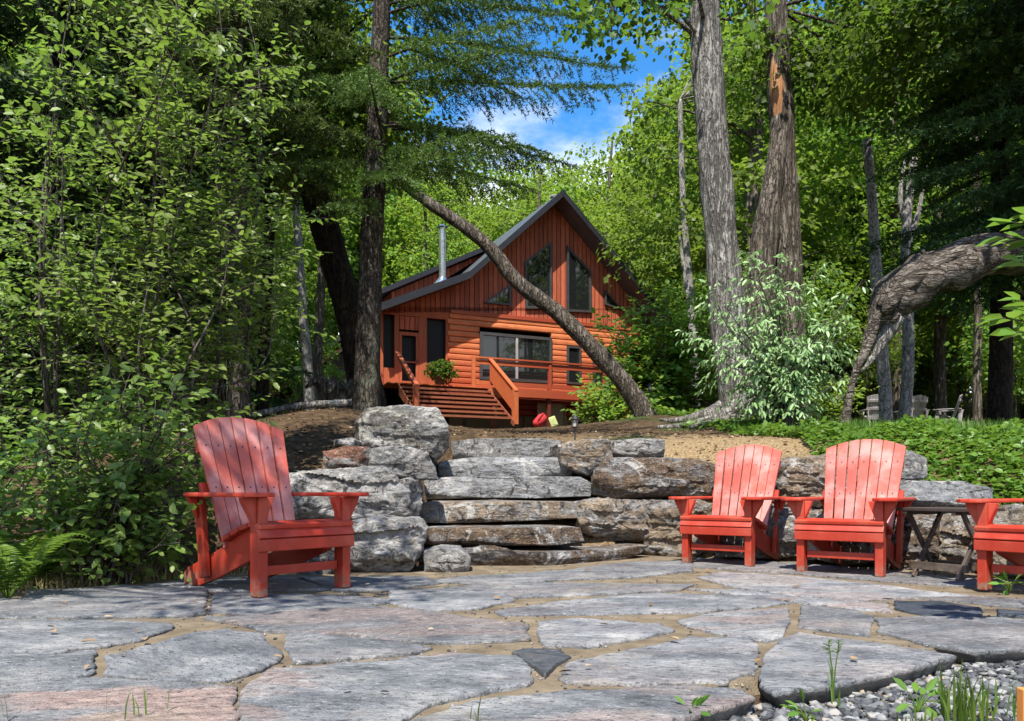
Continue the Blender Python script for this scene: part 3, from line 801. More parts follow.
WALL = [
 ([(346,576),(340,545),(346,523),(380,518),(419,520),(427,530),(424,550),(411,572),(380,577)], 5.62, 5.7, .7, WH, 'pale cracked boulder at the bottom of the wall just right of the left red chair', .03, .05),
 ([(280,577),(278,525),(310,521),(344,524),(343,550),(348,577)], 5.6, 5.62, .6, GY, 'grey boulder at the bottom of the wall directly behind the left red chair', .03, .0),
 ([(276,522),(280,474),(320,469),(384,467),(396,478),(408,492),(413,512),(400,519),(340,521)], 5.75, 5.95, .8, WH, 'broad boulder blotched white and black, second layer left of the steps', .034, .05),
 ([(323,468),(322,451),(345,446),(372,447),(371,466),(350,469)], 6.35, 6.4, .6, RU, 'small rusty red boulder in the third layer left of the steps', .02, .0),
 ([(371,470),(370,448),(405,446),(428,452),(437,466),(438,478),(405,481)], 6.35, 6.5, .7, GY, 'grey brown boulder right of the rusty one, left of the steps', .024, .0),
 ([(362,450),(361,420),(367,408),(410,405),(438,407),(447,425),(452,446),(441,462),(432,452),(400,449)], 6.8, 7.0, .9, (.25, .235, .20), 'tall blocky boulder standing on top of the wall left of the steps', .026, .25),
 ([(409,502),(412,481),(424,478),(430,490),(424,524),(414,522)], 6.15, 6.3, .6, GY, 'narrow dark grey boulder filling the gap left of the third step', .02, .0),
 ([(424,574),(424,552),(440,548),(460,549),(470,560),(468,573),(448,575)], 5.72, 5.74, .4, WH, 'small white veined boulder at the left end of the bottom step', .014, .0),
 ([(332,447),(333,440),(350,437),(357,441),(355,447)], 6.9, 6.9, .3, BL, 'little flat bluish stone on top of the wall beside the tall blocky boulder', .008, .0),
 ([(563,463),(561,444),(580,439),(611,439),(613,458),(606,474),(597,478),(580,472)], 7.55, 7.6, .7, TN, 'tan boulder at the top right of the steps, dark underneath', .022, -.1),
 ([(610,458),(612,441),(640,438),(664,440),(666,456),(640,459)], 7.6, 7.6, .6, WH, 'pale flat boulder on the top course right of the tan one', .018, .0),
 ([(590,492),(597,470),(606,458),(650,457),(700,458),(720,466),(721,494),(690,498),(610,498)], 7.25, 7.1, .8, BR, 'long brown boulder with a pale left end, left of the second red chair', .03, .05),
 ([(577,526),(578,503),(600,499),(644,500),(648,520),(645,543),(610,541),(590,536)], 7.05, 7.15, .6, TN, 'creased tan boulder just right of the lower steps', .036, .0),
 ([(640,556),(644,520),(642,500),(690,500),(712,505),(714,552),(680,558)], 7.2, 6.95, .6, TN, 'creased grey tan boulder behind the front leg of the second red chair', .036, .0),
 ([(716,500),(718,465),(740,458),(790,458),(800,475),(798,504),(750,508)], 7.0, 6.75, .8, BR, 'brown boulder hidden behind the back of the second red chair', .03, .05),
 ([(778,505),(776,472),(786,458),(830,455),(860,460),(862,500),(820,508)], 6.75, 6.5, .8, TN, 'rounded boulder with a hollow, seen between the two middle chairs', .04, .0),
 ([(850,490),(853,458),(880,450),(915,450),(931,458),(928,478),(900,485)], 6.65, 6.5, .7, GY, 'boulder in the top course right of the third red chair', .026, .0),
 ([(905,512),(903,489),(915,481),(960,482),(1000,489),(998,500),(975,508),(940,514)], 5.75, 5.7, .8, BL, 'flat blue topped boulder behind the folding side table', .022, .25),
 ([(710,556),(712,510),(760,508),(800,511),(802,556),(760,560)], 6.75, 6.35, .6, GY, 'grey boulder in the bottom course behind the second red chair', .04, .0),
 ([(800,560),(798,512),(840,508),(885,512),(890,540),(886,566),(840,564)], 6.35, 5.95, .6, TN, 'tan boulder in the bottom course behind the third red chair', .04, .0),
 ([(886,572),(886,522),(905,514),(935,516),(942,540),(938,572)], 5.95, 5.75, .5, BR, 'dark brown streaked boulder behind the left leg of the side table', .036, .0),
 ([(938,572),(940,540),(940,516),(980,512),(990,545),(985,575)], 5.75, 5.55, .5, TN, 'tan boulder low behind the right leg of the side table', .036, .0),
 ([(988,580),(986,520),(1000,506),(1050,508),(1080,530),(1080,585)], 5.4, 5.1, .6, (.34, .29, .22), 'sandy boulder behind the rightmost red chair', .03, .0),
]
for px, yl, yr, d, c, lb, ro, le in WALL:
    boulder('boulder', px, yl, yr, d, c, lb, 'boulder', WL, rough=ro, lean=le)

# gravel beside the patio edge
def in_gravel(x, y):
    edge = np.interp(x, [-.4, .35, 1.54, 1.95, 3.4, 6], [1.2, 2.04, 2.78, 2.95, 3.4, 3.5])
    return y < edge + .09
pts = []
while len(pts) < 10000:
    y = random.uniform(1.55, 3.3); x = random.uniform(.05, .66 * y + .35)
    if in_gravel(x, y): pts.append((x, y))
oct_ = np.array([(1, 0, 0), (-1, 0, 0), (0, 1, 0), (0, -1, 0), (0, 0, 1), (0, 0, -1), (.6, .6, .5), (-.6, .6, .5), (.6, -.6, .5), (-.6, -.6, .5)], float)
bmh = bmesh.new()
for p in oct_: bmh.verts.new(p)
bmesh.ops.convex_hull(bmh, input=bmh.verts)
bmh.verts.ensure_lookup_table(); bmh.verts.index_update()
hv = np.array([v.co[:] for v in bmh.verts]); hf = np.array([[v.index for v in f.verts] for f in bmh.faces if len(f.verts) == 3]); bmh.free()
Vs, Fs = [], []
for i, (x, y) in enumerate(pts):
    s = random.choice((.004, .005, .006, .007, .009, .011, .014)) * random.uniform(.8, 1.4)
    q = Matrix.Rotation(random.uniform(0, 6.3), 3, 'Z') @ Matrix.Rotation(random.uniform(-.6, .6), 3, 'X')
    w = hv * (1 + rng.uniform(-.42, .42, hv.shape)) * np.array([1.3, 1, .75]) * s
    w = w @ np.array(q).T + np.array([x, y, -.066 + s * .35 + random.uniform(0, .006)])
    Vs.append(w); Fs.append(hf + i * len(hv))
tag(link('gravel', mesh_np('gravel', np.concatenate(Vs), [np.concatenate(Fs)]), M['gravel']), 'grey crushed stone beside the patio edge', None, None, 'stuff')
b = MB(); b.prism([(-.35, 1.2, -.104), (6, 1.2, -.104), (6, 3.55, -.104), (3.4, 3.62, -.104), (1.95, 3.18, -.104), (1.52, 3.02, -.104), (.36, 2.30, -.104)], (0, 0, .038))
tag(b.build('gravel_bed', M['sand']), kind='structure')

# ------------------------------------------------------------------ red lawn chairs
def slab(bm_, pts, axis, thick):  # closed polygon (two coordinates) extruded across x
    bm_.prism([(-thick / 2 + axis, y, z) for y, z in pts], (thick, 0, 0))
def make_chair(mat, faded):
    t = empty('lawn_chair')
    for s in (-1, 1):
        b = MB(); b.box((s * .275, -.012, .265), (.056, .085, .53)); b.build('leg', mat, t, bevel=.006)
        b = MB()   # arm bracket: flares under the front of the arm
        b.prism([(s * .303, -.035, .53), (s * .303, -.035, .37), (s * .318, -.035, .40), (s * .375, -.035, .50), (s * .385, -.035, .53)][::s], (0, .045, 0))
        b.prism([(s * .247, -.035, .53), (s * .247, -.035, .40), (s * .235, -.035, .43), (s * .205, -.035, .50), (s * .20, -.035, .53)][::-s], (0, .045, 0))
        b.build('arm_bracket', mat, t, bevel=.004)
        b = MB()
        o = [(.245, -.12), (.30, -.145), (.36, -.14), (.405, -.10), (.415, .0), (.40, .30), (.375, .60), (.33, .68), (.285, .68), (.275, .42), (.255, .2)]
        b.prism([(s * x, y, .531) for x, y in o][::s], (0, 0, .024)); 
        a = b.build('arm', mat, t, bevel=.008)
        b = MB(); slab(b, [(.03, .355), (.03, .22), (.50, .055), (.70, .0), (.86, .0), (.875, .06), (.83, .10), (.50, .215), (.30, .30), (.12, .37)], s * .215, .034)
        b.build('side_rail', mat, t, bevel=.006)
        b = MB(); slab(b, [(.53, .07), (.60, .055), (.665, .53), (.585, .53)], s * .262, .036)
        b.prism([(s * .285, .60, .53), (s * .285, .60, .40), (s * .345, .60, .53)][::s], (0, .035, 0))
        b.build('rear_post', mat, t, bevel=.006)
    # seat slats
    b = MB()
    prof = [(-.062, .335, 62), (-.035, .382, 12), (.055, .384, -6), (.145, .366, -14), (.235, .338, -19), (.325, .304, -22)]
    for y, z, ang in prof:
        M3 = Matrix.Rotation(R(ang), 3, 'X')
        b.box((0, y, z), (.62 if y < 0 else .555, .083 if y > -.06 else .055, .026), M3)
    b.build('seat', mat, t, bevel=.005)
    b = MB(); b.box((0, -.066, .275), (.62, .03, .065)); b.build('front_apron', mat, t, bevel=.005)
    b = MB(); b.box((0, .0, .135), (.475, .032, .05)); b.build('stretcher', mat, t, bevel=.004)
    # back slats, fanned, arched top
    b = MB()
    dy, dz = math.sin(R(19)), math.cos(R(19))
    base = Vector((0, .375, .245))
    nsl = 7; wb, wt = .062, .0775; gap = .009
    def arch(x): return .815 - .092 * (abs(x) / .33) ** 2.0
    for i in range(nsl):
        k = i - 3
        xb, xt = k * (wb + gap), k * (wt + gap)
        pl = []
        for q, wq in ((0, 0),):
            pl.append((xb - wb / 2, 0)); pl.append((xb + wb / 2, 0))
            for f in (.5, .25, 0, -.25, -.5):
                xx = xt + wt * f
                pl.append((xx, arch(xx)))
        # bow the outer edge a little
        bend = .020 * (1 - (abs(k) / 3.0) ** 2)
        vs = []
        for x, h in pl:
            vs.append(base + Vector((x, dy * h + bend, dz * h)))
        b.prism(vs, Vector((0, dz, -dy)) * .022)
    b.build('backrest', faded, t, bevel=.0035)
    b = MB()
    for h in (.36, .62):
        for k in range(-3, 4):
            c_ = base + Vector((k * (wb + gap + (wt - wb) * min(1, h / .8)), dy * h + .020 * (1 - (abs(k) / 3.0) ** 2), dz * h))
            b.tube([c_ - Vector((0, dz, -dy)) * .0015, c_ + Vector((0, dz, -dy)) * .004], [.0055, .0055], 7)
    sm = bpy.data.meshes.new('screw_heads'); sm.from_pydata(b.v, [], b.f)
    bo_ = [c_ for c_ in t.children if c_.name.startswith('backrest')][0]
    bm = bmesh.new(); bm.from_mesh(bo_.data); k0 = len(bm.faces); bm.from_mesh(sm); bm.faces.ensure_lookup_table()
    for f in bm.faces[k0:]: f.material_index = 1
    bm.to_mesh(bo_.data); bm.free(); bo_.data.materials.append(M['black'])
    b = MB()
    for h, w in ((.36, .60), (.62, .56)):
        b.box(base + Vector((0, dy * h + .055, dz * h - .012)), (w, .028, .075), Matrix.Rotation(R(-19), 3, 'X'))
    b.build('back_brace', mat, t, bevel=.004)
    return t
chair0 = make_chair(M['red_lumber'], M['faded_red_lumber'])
CG = 'red slatted lawn chairs on the patio'
CS = 0.95
def chair_at(px, py, psi, label, which):
    """put the chair's left (-x) or right front leg at a ground pixel"""
    g = G(px, py); ps = R(psi)
    off = Vector((math.cos(ps), math.sin(ps), 0)) * (.275 * .95 * which) + Vector((-math.sin(ps), math.cos(ps), 0)) * -.012
    return (g - off)
def set_chair(o, loc, psi, label, group):
    o.location = loc; o.rotation_euler = (0, 0, R(psi)); o.scale = (CS, CS, CS); tag(o, label, 'chair', group)
set_chair(chair0, chair_at(262, 596.5, 50, '', -1), 50, 'red slatted lawn chair standing alone left of the stone steps, half in shade', CG)
chair0.scale = (1.02, 1.02, 1.02)
for px, py, psi, lb in ((687, 562.3, -39, 'red slatted lawn chair just right of the stone steps'),
                        (802, 571.5, -39, 'red slatted lawn chair just left of the folding side table'),
                        (985, 589.5, -57, 'red slatted lawn chair cut off by the right picture edge')):
    c = copy_tree(chair0); set_chair(c, chair_at(px, py, psi, '', -1), psi, lb, CG)
# grey chairs far off in the trees
for px, psi, lb in ((836, 168, 'weathered grey lawn chair far off in the trees, leftmost of the row'), (871, 172, 'weathered grey lawn chair far off, second from the left just left of the pale snag'),
                    (907, 188, 'weathered grey lawn chair far off, right of the pale snag'), (939, 235, 'weathered grey lawn chair far off, rightmost and turned sideways')):
    c = copy_tree(chair0)
    Y = 24.5; X = (px - CX) * Y / FPX
    set_chair(c, (X, Y, terrain(X, Y) + .02), psi, lb, 'grey lawn chairs far off among the trees')
    for ch in c.children:
        ch.material_slots[0].link = 'OBJECT'; ch.material_slots[0].material = M['grey_lumber']

# folding side table
t = empty('side_table', (2.90, 5.28, 0), R(-62), 'dark brown folding side table with crossed legs between two red chairs', 'side table')
b = MB()
for k in range(6): b.box((0, -.19 + k * .076, .452), (.47, .068, .02))
b.box((-.17, 0, .43), (.03, .44, .022)); b.box((.17, 0, .43), (.03, .44, .022))
b.build('tabletop', M['brown_lumber'], t, bevel=.003)
for s in (-1, 1):
    for r in (-1, 1):
        b = MB(); ln = math.hypot(.30, .43)
        b.box((s * (.19 if r > 0 else .155), 0, .215), (.022, .03, ln), Matrix.Rotation(math.atan2(.30 * r, .43), 3, 'X'))
        b.build('leg', M['brown_lumber'], t, bevel=.003)
for s in (-1, 1):
    b = MB(); b.box((0, s * .115, .055 + .02), (.40, .03, .05)); b.build('stretcher', M['brown_lumber'], t, bevel=.003)

# ------------------------------------------------------------------ the red cabin
HA = R(24.0); hc, hs = math.cos(HA), math.sin(HA)
OV = 0.9
pk = Vector((51 / FPX * 30.0, 30.0, 0))                       # ridge end over the front overhang
HO = pk - Vector((hs, -hc, 0)) * OV                          # wall plane under the ridge
HZ = 2.80
def Wp(px, py, yl=0.0):
    """pixel -> (u, z) on the house plane y = yl (house frame, z above the cabin's ground)"""
    k = (px - CX) / FPX
    u = (k * (HO.y + yl * hc) - HO.x + yl * hs) / (hc - k * hs)
    Y = HO.y + u * hs + yl * hc
    return u, CH + (HY - py) * Y / FPX - HZ
cab = empty('cabin', (HO.x, HO.y, HZ), HA, 'red wooden cabin with a steep dark metal roof, gable windows and a front deck', 'cabin')
uP, zP = Wp(563, 190, -OV); uB, zB = Wp(470, 271.5, -OV); uE, zE = Wp(376, 305, -OV)
slope = (zP - zB) / (uP - uB)
uR = uP + 4.75; zR = zP - slope * (uR - uP)
def roof_z(u):
    if u >= uP: return zP - slope * (u - uP)
    if u >= uB: return zP - slope * (uP - u)
    return zB - (zB - zE) / (uB - uE) * (uB - u)
DEP = 10.0
TH = 0.20
def roof_slab(name, a, b_, y0, y1, mat=M['roof']):
    m = MB(); (ua, za), (ub, zb) = a, b_
    m.prism([(ua, y0, za), (ub, y0, zb), (ub, y0, zb - TH), (ua, y0, za - TH)], (0, y1 - y0, 0))
    return m.build(name, mat, cab)
roof_slab('roof', (uB, zB), (uP, zP), -OV, DEP + .6)
roof_slab('roof', (uP + .003, zP), (uR, zR), -OV, DEP + .6)
roof_slab('roof', (uE, zE), (uB - .004, zB), -OV, DEP + .6)
# fascia boards, proud of the roof ends
m = MB()
for (a, c) in (((uE - .03, zE - .015), (uB, zB - .0)), ((uB, zB), (uP, zP)), ((uP, zP), (uR + .03, zR))):
    m.prism([(a[0], -OV - .035, a[1] + .02), (c[0], -OV - .035, c[1] + .02), (c[0], -OV - .035, c[1] - TH - .05), (a[0], -OV - .035, a[1] - TH - .05)], (0, .032, 0))
m.build('fascia', M['fascia'], cab)
uL = Wp(380, 330)[0]; uRW = uR - .75
uLog = Wp(450, 330)[0]
zBelt = Wp(450, 313)[1]
zBase = .62
def ztop(u): return roof_z(u) - TH - .012
# gable of vertical boards
us = sorted([uL, uB, uP, uRW])
poly = [(uL, zBelt), (uRW, zBelt)] + [(u, ztop(u)) for u in (uRW, uP, uB, uL)]
m = MB(); m.prism([(u, 0.0, z) for u, z in poly], (0, .15, 0)); m.build('gable_wall', M['board'], cab)
# body of the cabin: side and rear walls
m = MB()
m.prism([(uRW - .15, .155, -.4), (uRW, .155, -.4), (uRW, .155, ztop(uRW) - .05), (uRW - .15, .155, ztop(uRW) - .05)], (0, DEP - .3, 0))
m.build('side_wall', M['side_board'], cab)
m = MB()
m.prism([(uL, .155, -.4), (uL + .15, .155, -.4), (uL + .15, .155, ztop(uL) - .05), (uL, .155, ztop(uL) - .05)], (0, DEP - .3, 0))
m.build('side_wall', M['side_board'], cab)
m = MB(); m.prism([(u, DEP - .14, z) for u, z in [(uL, -.4), (uRW, -.4)] + [(u, ztop(u)) for u in (uRW, uP, uB, uL)]], (0, .14, 0)); m.build('rear_wall', M['board'], cab)
# log courses with openings
def rect(x0, y0, x1, y1, yl=0.0):
    u0, z1 = Wp(x0, y0, yl); u1, z0 = Wp(x1, y1, yl)
    return u0, z0, u1, z1
win_big = rect(479, 332, 551, 384); win_r1 = rect(566, 346, 580, 385); win_r2 = rect(592, 352, 612, 386)
openings = [win_big, win_r1, win_r2]
m = MB(); hl = .215; z = zBase; zz = 0
while z < zBelt - .02:
    z2 = min(z + hl, zBelt - .003)
    spans = [(uLog, uRW)]
    for (a, z0, c, z1) in openings:
        if z2 > z0 + .02 and z < z1 - .02:
            ns = []
            for s0, s1 in spans:
                if c <= s0 or a >= s1: ns.append((s0, s1)); continue
                if a > s0: ns.append((s0, a))
                if c < s1: ns.append((c, s1))
            spans = ns
    jut = .10 if zz % 2 else .03
    for s0, s1 in spans:
        a0 = s0 - (jut if abs(s0 - uLog) < 1e-6 else 0)
        prof = [(.12, z + .004), (-.022, z + .010), (-.045, z + .035), (-.052, (z + z2) / 2), (-.045, z2 - .035), (-.022, z2 - .010), (.12, z2 - .004)]
        m.prism([(a0, y, q) for y, q in prof], (s1 - a0, 0, 0))
    z = z2; zz += 1
m.build('log_wall', M['log'], cab)
m = MB(); m.box(((uLog + uRW) / 2, -.045, zBelt + .05), (uRW - uLog, .085, .13)); m.build('belt_board', M['trim'], cab)
# foundation skirt
m = MB(); m.box(((uLog + uRW) / 2, .10, .11), (uRW - uLog, .12, 1.0)); m.build('foundation', M['ply'], cab)
# windows: frame + glass
def frame_from(pts, w=.09, proud=.10, y=-.0):
    """pts in (u, z): polygon; frame of width w standing proud of the wall, pane set back"""
    n = len(pts); c = Vector((sum(p[0] for p in pts) / n, sum(p[1] for p in pts) / n))
    area = sum(pts[i][0] * pts[(i + 1) % n][1] - pts[(i + 1) % n][0] * pts[i][1] for i in range(n))
    if area < 0: pts = pts[::-1]
    inner = []
    for i in range(n):
        p = Vector(pts[i]); a = (p - Vector(pts[i - 1])).normalized(); b2 = (Vector(pts[(i + 1) % n]) - p).normalized()
        na, nb = Vector((-a.y, a.x)), Vector((-b2.y, b2.x)); bis = (na + nb).normalized()
        inner.append(p + bis * (w / max(.35, bis.dot(na))))
    m = MB()
    for i in range(n):
        j = (i + 1) % n
        q = [pts[i], pts[j], inner[j], inner[i]]
        m.prism([(u, y - proud, z) for u, z in q], (0, proud + .02, 0))
    f = m.build('window', M['frame'], cab)
    g = MB(); g.prism([(u, y - proud * .45, z) for u, z in inner], (0, .012, 0))
    p = g.build('pane', M['glass'], f)
    return f
frame_from([Wp(x, y) for x, y in [(525, 309), (524, 262), (551, 241.5), (551, 309)]])
frame_from([Wp(x, y) for x, y in [(566, 312), (566, 246), (590, 272), (590.5, 313)]])
frame_from([Wp(x, y) for x, y in [(483, 303), (510, 284.5), (510, 306)]], w=.07)
frame_from([Wp(x, y) for x, y in [(604, 305), (604, 290), (622, 311)]], w=.07)
def rframe(r, w=.08): return frame_from([(r[0], r[1]), (r[2], r[1]), (r[2], r[3]), (r[0], r[3])], w, .11, -.0)
f = rframe(win_big, .11)
b = MB(); um = Wp(516, 360)[0]; b.box((um, -.075, (win_big[1] + win_big[3]) / 2), (.09, .05, win_big[3] - win_big[1] - .2)); b.build('mullion', M['grey_lumber'], f)
rframe(win_r1); rframe(win_r2)
# screened porch at the left, set back a little
yp = .06
m = MB()
zpt = zBelt - .003
u0, u3 = uL, uLog - .02
m.box(((u0 + u3) / 2, yp, zpt - .12), (u3 - u0, .10, .24))
zd = Wp(480, 387, -1.4)[1]
def post(ua, ub): m.box(((ua + ub) / 2, yp, (zd + zpt - .24) / 2), (ub - ua, .098, zpt - .24 - zd))
d0, d1 = Wp(399, 380)[0], Wp(419, 380)[0]
s0, s1 = Wp(427, 380)[0], Wp(446, 380)[0]
post(d0 - .16, d0); post(d1, s0); post(s1, u3 - .003); post(u0, u0 + .12)
m.box(((s0 + s1) / 2, yp + .01, (zd + Wp(427, 364)[1]) / 2), (s1 - s0, .07, Wp(427, 364)[1] - zd))
m.box(((u0 + .12 + d0 - .16) / 2, yp + .01, zd + .35), (d0 - .28 - u0, .07, .7))
m.build('porch_frame', M['trim'], cab)
m = MB(); m.box(((u0 + u3) / 2, yp + .16, (zd + zpt) / 2), (u3 - u0, .02, zpt - zd)); m.build('porch_screen', M['screen'], cab)
dt = Wp(399, 331)[1]
m = MB(); wd = .10
m.box((d0 + wd / 2 + .01, yp - .03, (zd + dt) / 2), (wd, .05, dt - zd - .02)); m.box((d1 - wd / 2 - .01, yp - .03, (zd + dt) / 2), (wd, .05, dt - zd - .02))
m.box(((d0 + d1) / 2, yp - .03, dt - .07), (d1 - d0 - .02 - 2 * wd, .048, .12)); m.box(((d0 + d1) / 2, yp - .03, zd + .14), (d1 - d0 - .02 - 2 * wd, .048, .24))
m.box(((d0 + d1) / 2, yp - .03, zd + .95), (d1 - d0 - .02 - 2 * wd, .03, .05))
dr = m.build('door', M['trim'], cab)
m = MB(); m.box((d1 - .06, yp - .07, zd + 1.0), (.03, .04, .12)); m.build('handle', M['black'], dr)
m = MB(); m.box(((d0 + d1) / 2, yp + .0, (dt + zpt - .24) / 2 + .03), (d1 - d0 - .01, .06, max(.06, zpt - .24 - dt - .10))); m.build('transom_board', M['board'], cab)
# shed dormer behind the stove pipe
y1 = 2.6
A0 = Wp(379, 291, y1); A1 = Wp(482, 248.5, y1)
m = MB(); m.prism([(A0[0] + .5, y1, roof_z(A0[0] + .5) - .05), (A1[0], y1, roof_z(A1[0]) - .05), (A1[0], y1, A1[1] - .24), (A0[0] + .5, y1, A0[1] - .24 + .5 * (A1[1] - A0[1]) / (A1[0] - A0[0]))], (0, 5.0, 0))
dm = m.build('dormer', M['board'], cab)
m = MB(); m.prism([(A0[0], y1 - .45, A0[1]), (A1[0] + .3, y1 - .45, A1[1] + .3 * (A1[1] - A0[1]) / (A1[0] - A0[0])), (A1[0] + .3, y1 - .45, A1[1] - .2 + .3 * (A1[1] - A0[1]) / (A1[0] - A0[0])), (A0[0], y1 - .45, A0[1] - .2)], (0, 5.8, 0))
m.build('dormer_roof', M['fascia'], dm)
# stove pipe
uc, zc0 = Wp(442.5, 282, .5); zc1 = Wp(442.5, 224, .5)[1]
m = MB(); m.tube([(uc, .5, roof_z(uc) - .05), (uc, .5, zc1 - .25)], [.13, .13], 16); ch = m.build('chimney', M['steel'], cab, smooth=False)
m = MB(); m.tube([(uc, .5, roof_z(uc) - .12), (uc, .5, roof_z(uc) + .06), (uc, .5, roof_z(uc) + .30)], [.42, .34, .135], 16); m.build('flashing', M['steel'], ch)
m = MB(); m.tube([(uc, .5, zc1 - .26), (uc, .5, zc1 - .12)], [.10, .10], 12); m.tube([(uc, .5, zc1 - .12), (uc, .5, zc1 - .02)], [.20, .06], 16); m.build('chimney_cap', M['steel'], ch)
# gable lamp under the ridge
m = MB(); m.box((uP - .05, -.12, Wp(561, 199)[1]), (.14, .22, .10)); m.build('gable_lamp', M['grey_lumber'], cab, bevel=.02)
# deck
yd = -1.45
D0 = Wp(388, 387, yd)[0]; D1 = Wp(607, 395, yd)[0]
m = MB(); nb_ = 10
for k in range(nb_):
    w_ = (0 - yd - .1) / nb_
    m.box(((D0 + D1) / 2, yd + w_ * (k + .5), zd - .02), (D1 - D0, w_ - .008, .036))
dk = m.build('deck', M['deck_wood'], cab)
m = MB(); uS0, uS1 = Wp(398, 388, yd)[0], Wp(489, 388, yd)[0]
m.box(((uS1 + D1) / 2, yd - .022, zd - .15), (D1 - uS1, .04, .27)); m.build('deck_fascia', M['deck_wood'], dk)
m = MB()
for u in (uS1 + .25, (uS1 + D1) / 2, D1 - .1): m.box((u, yd + .12, (zd - .04 - .3) / 2), (.13, .13, zd - .04 + .3))
m.build('deck_post', M['tread'], dk)
m = MB(); m.box(((uS1 + D1) / 2 + .3, yd + .45, .35), (1.2, .03, 1.3)); m.build('skirt_panel', M['ply'], dk)
# railing
rt = zd + 1.02
m = MB()
ur0 = Wp(474, 356, yd)[0]
for u in (ur0, (ur0 + D1) / 2 + .3, D1 - .08):
    m.box((u, yd + .06, zd + .53), (.11, .11, 1.06))
m.box(((ur0 + D1) / 2, yd + .05, rt + .02), (D1 - ur0 - .12, .16, .055)); m.box(((ur0 + D1) / 2, yd + .06, rt - .13), (D1 - ur0 - .14, .05, .16))
m.box(((ur0 + D1) / 2, yd + .06, zd + .16), (D1 - ur0 - .14, .05, .15))
m.build('railing', M['deck_wood'], dk)
# porch stairs
nst = 8; rise = zd / nst; run = .29
m = MB()
for k in range(1, nst):
    m.box(((uS0 + uS1) / 2, yd - run * (nst - k) + run * .5 - .01, rise * k - .02), (uS1 - uS0 - .1, run + .02, .07))
stp = m.build('stair', M['tread'], cab)
for u in (uS0 + .03, uS1 - .03):
    m = MB(); m.prism([(u - .02, yd, zd - .06), (u - .02, yd - run * nst + .1, -.02 + .08), (u - .02, yd - run * nst + .1, -.12), (u - .02, yd, zd - .42)], (.04, 0, 0)); m.build('stringer', M['tread'], stp)
# closed stair rails with newel posts
yN = yd - run * (nst - .7)
for u, nm, mt in ((uS1 + .06, 'stair_rail', M['deck_wood']), (uS0 - .02, 'stair_rail', M['trim'])):
    m = MB()
    m.box((u, yN, .52), (.17, .17, 1.14))
    m.prism([(u - .03, yd, zd + .98), (u - .03, yN, 1.05), (u - .03, yN, .93 if u < uS1 else .32), (u - .03, yd, zd + (.86 if u < uS1 else .25))], (.06, 0, 0))
    m.prism([(u - .07, yd, zd + 1.03), (u - .07, yN - .1, 1.08), (u - .07, yN - .1, 1.04), (u - .07, yd, zd + .985)], (.14, 0, 0))
    m.build(nm, mt, stp)

# plant pot on the deck
def W3(u, y, z): return Vector((HO.x + u * hc - y * hs, HO.y + u * hs + y * hc, HZ + z))

# lean-to woodshed left of the cabin
sh = empty('woodshed', (-7.0, 28.0, 2.6), R(24), 'low dark woodshed with a brown sloping roof left of the cabin, behind the spruce', 'shed')
m = MB(); m.prism([(-1.2, -.4, 1.35), (1.9, -.4, 3.55), (1.9, -.4, 3.70), (-1.2, -.4, 1.50)], (0, 4.2, 0)); m.build('roof', M['shingle'], sh)
m = MB(); m.prism([(-.7, 0, -.4), (1.7, 0, -.4), (1.7, 0, 3.35), (-.7, 0, 1.65)], (0, 3.4, 0)); m.build('wall', M['dark_board'], sh)
m = MB()
for u in (-.65, .5, 1.65): m.box((u, -.28, .75 + .36 * (u + .65)), (.12, .12, 2.2 + .7 * (u + .65)))
m.build('post', M['dark_board'], sh)

# things under and beside the deck
g = W3(Wp(541, 420, yd - .5)[0], yd - .5, 0)
t = empty('duffel_bag', (g.x, g.y, terrain(g.x, g.y) - .04), .3, 'red bag slumped on the ground under the cabin deck', 'bag')
m = MB(); m.tube([(-.24, 0, .12), (-.2, 0, .16), (-.05, .02, .26), (.03, 0, .36), (.08, 0, .48), (.10, 0, .54)], [.08, .15, .20, .20, .16, .06], 12, .12, 5); m.build('body', M['red_cloth'], t, smooth=True)
m = MB(); m.tube(smooth_path([(-.22, -.12, .2), (-.12, -.2, .42), (.02, -.16, .56), (.10, -.05, .56)]), [.02] * len(smooth_path([(-.22, -.12, .2), (-.12, -.2, .42), (.02, -.16, .56), (.10, -.05, .56)])), 6); m.build('strap', M['red_cloth'], t)
g = W3(Wp(549, 420, yd - .55)[0], yd - .6, 0)
m = MB(); m.box((0, 0, .22), (.26, .10, .36), Matrix.Rotation(R(-22), 3, 'Y')); o = m.build('cushion', M['lime_cloth'], None, bevel=.04)
o.location = (g.x + .12, g.y - .1, terrain(g.x, g.y)); tag(o, 'yellow green cushion leaning against the red bag under the deck', 'cushion')
def path_light(px, py_top, Y, h, label, s=1.0):
    X = (px - CX) * Y / FPX; z = terrain(X, Y)
    t = empty('path_light', (X, Y, z - .02), 0, label, 'path light', 'black lantern path lights'); t.scale = (.75, .75, .75)
    m = MB(); m.tube([(0, 0, 0), (0, 0, h)], [.012, .012], 8); m.build('stake', M['black'], t)
    m = MB(); m.tube([(0, 0, h), (0, 0, h + .02), (0, 0, h + .025)], [.03, .055, .055], 10); m.tube([(0, 0, h + .125), (0, 0, h + .135), (0, 0, h + .19), (0, 0, h + .215)], [.06, .075, .025, .008], 10)
    for k in range(4):
        a = k * math.pi / 2 + .4; m.tube([(.048 * math.cos(a), .048 * math.sin(a), h + .02), (.052 * math.cos(a), .052 * math.sin(a), h + .13)], [.006, .006], 5)
    hd = m.build('lantern', M['black'], t)
    m = MB(); m.tube([(0, 0, h + .026), (0, 0, h + .124)], [.036, .04], 10); m.build('glass', M['lamp_glass'], hd)
path_light(575, 409, 9.0, .40, 'black lantern path light at the top of the stone steps, before the deck')
path_light(650, 400, 16.6, .7, 'black lantern path light at the foot of the leaning trunk')

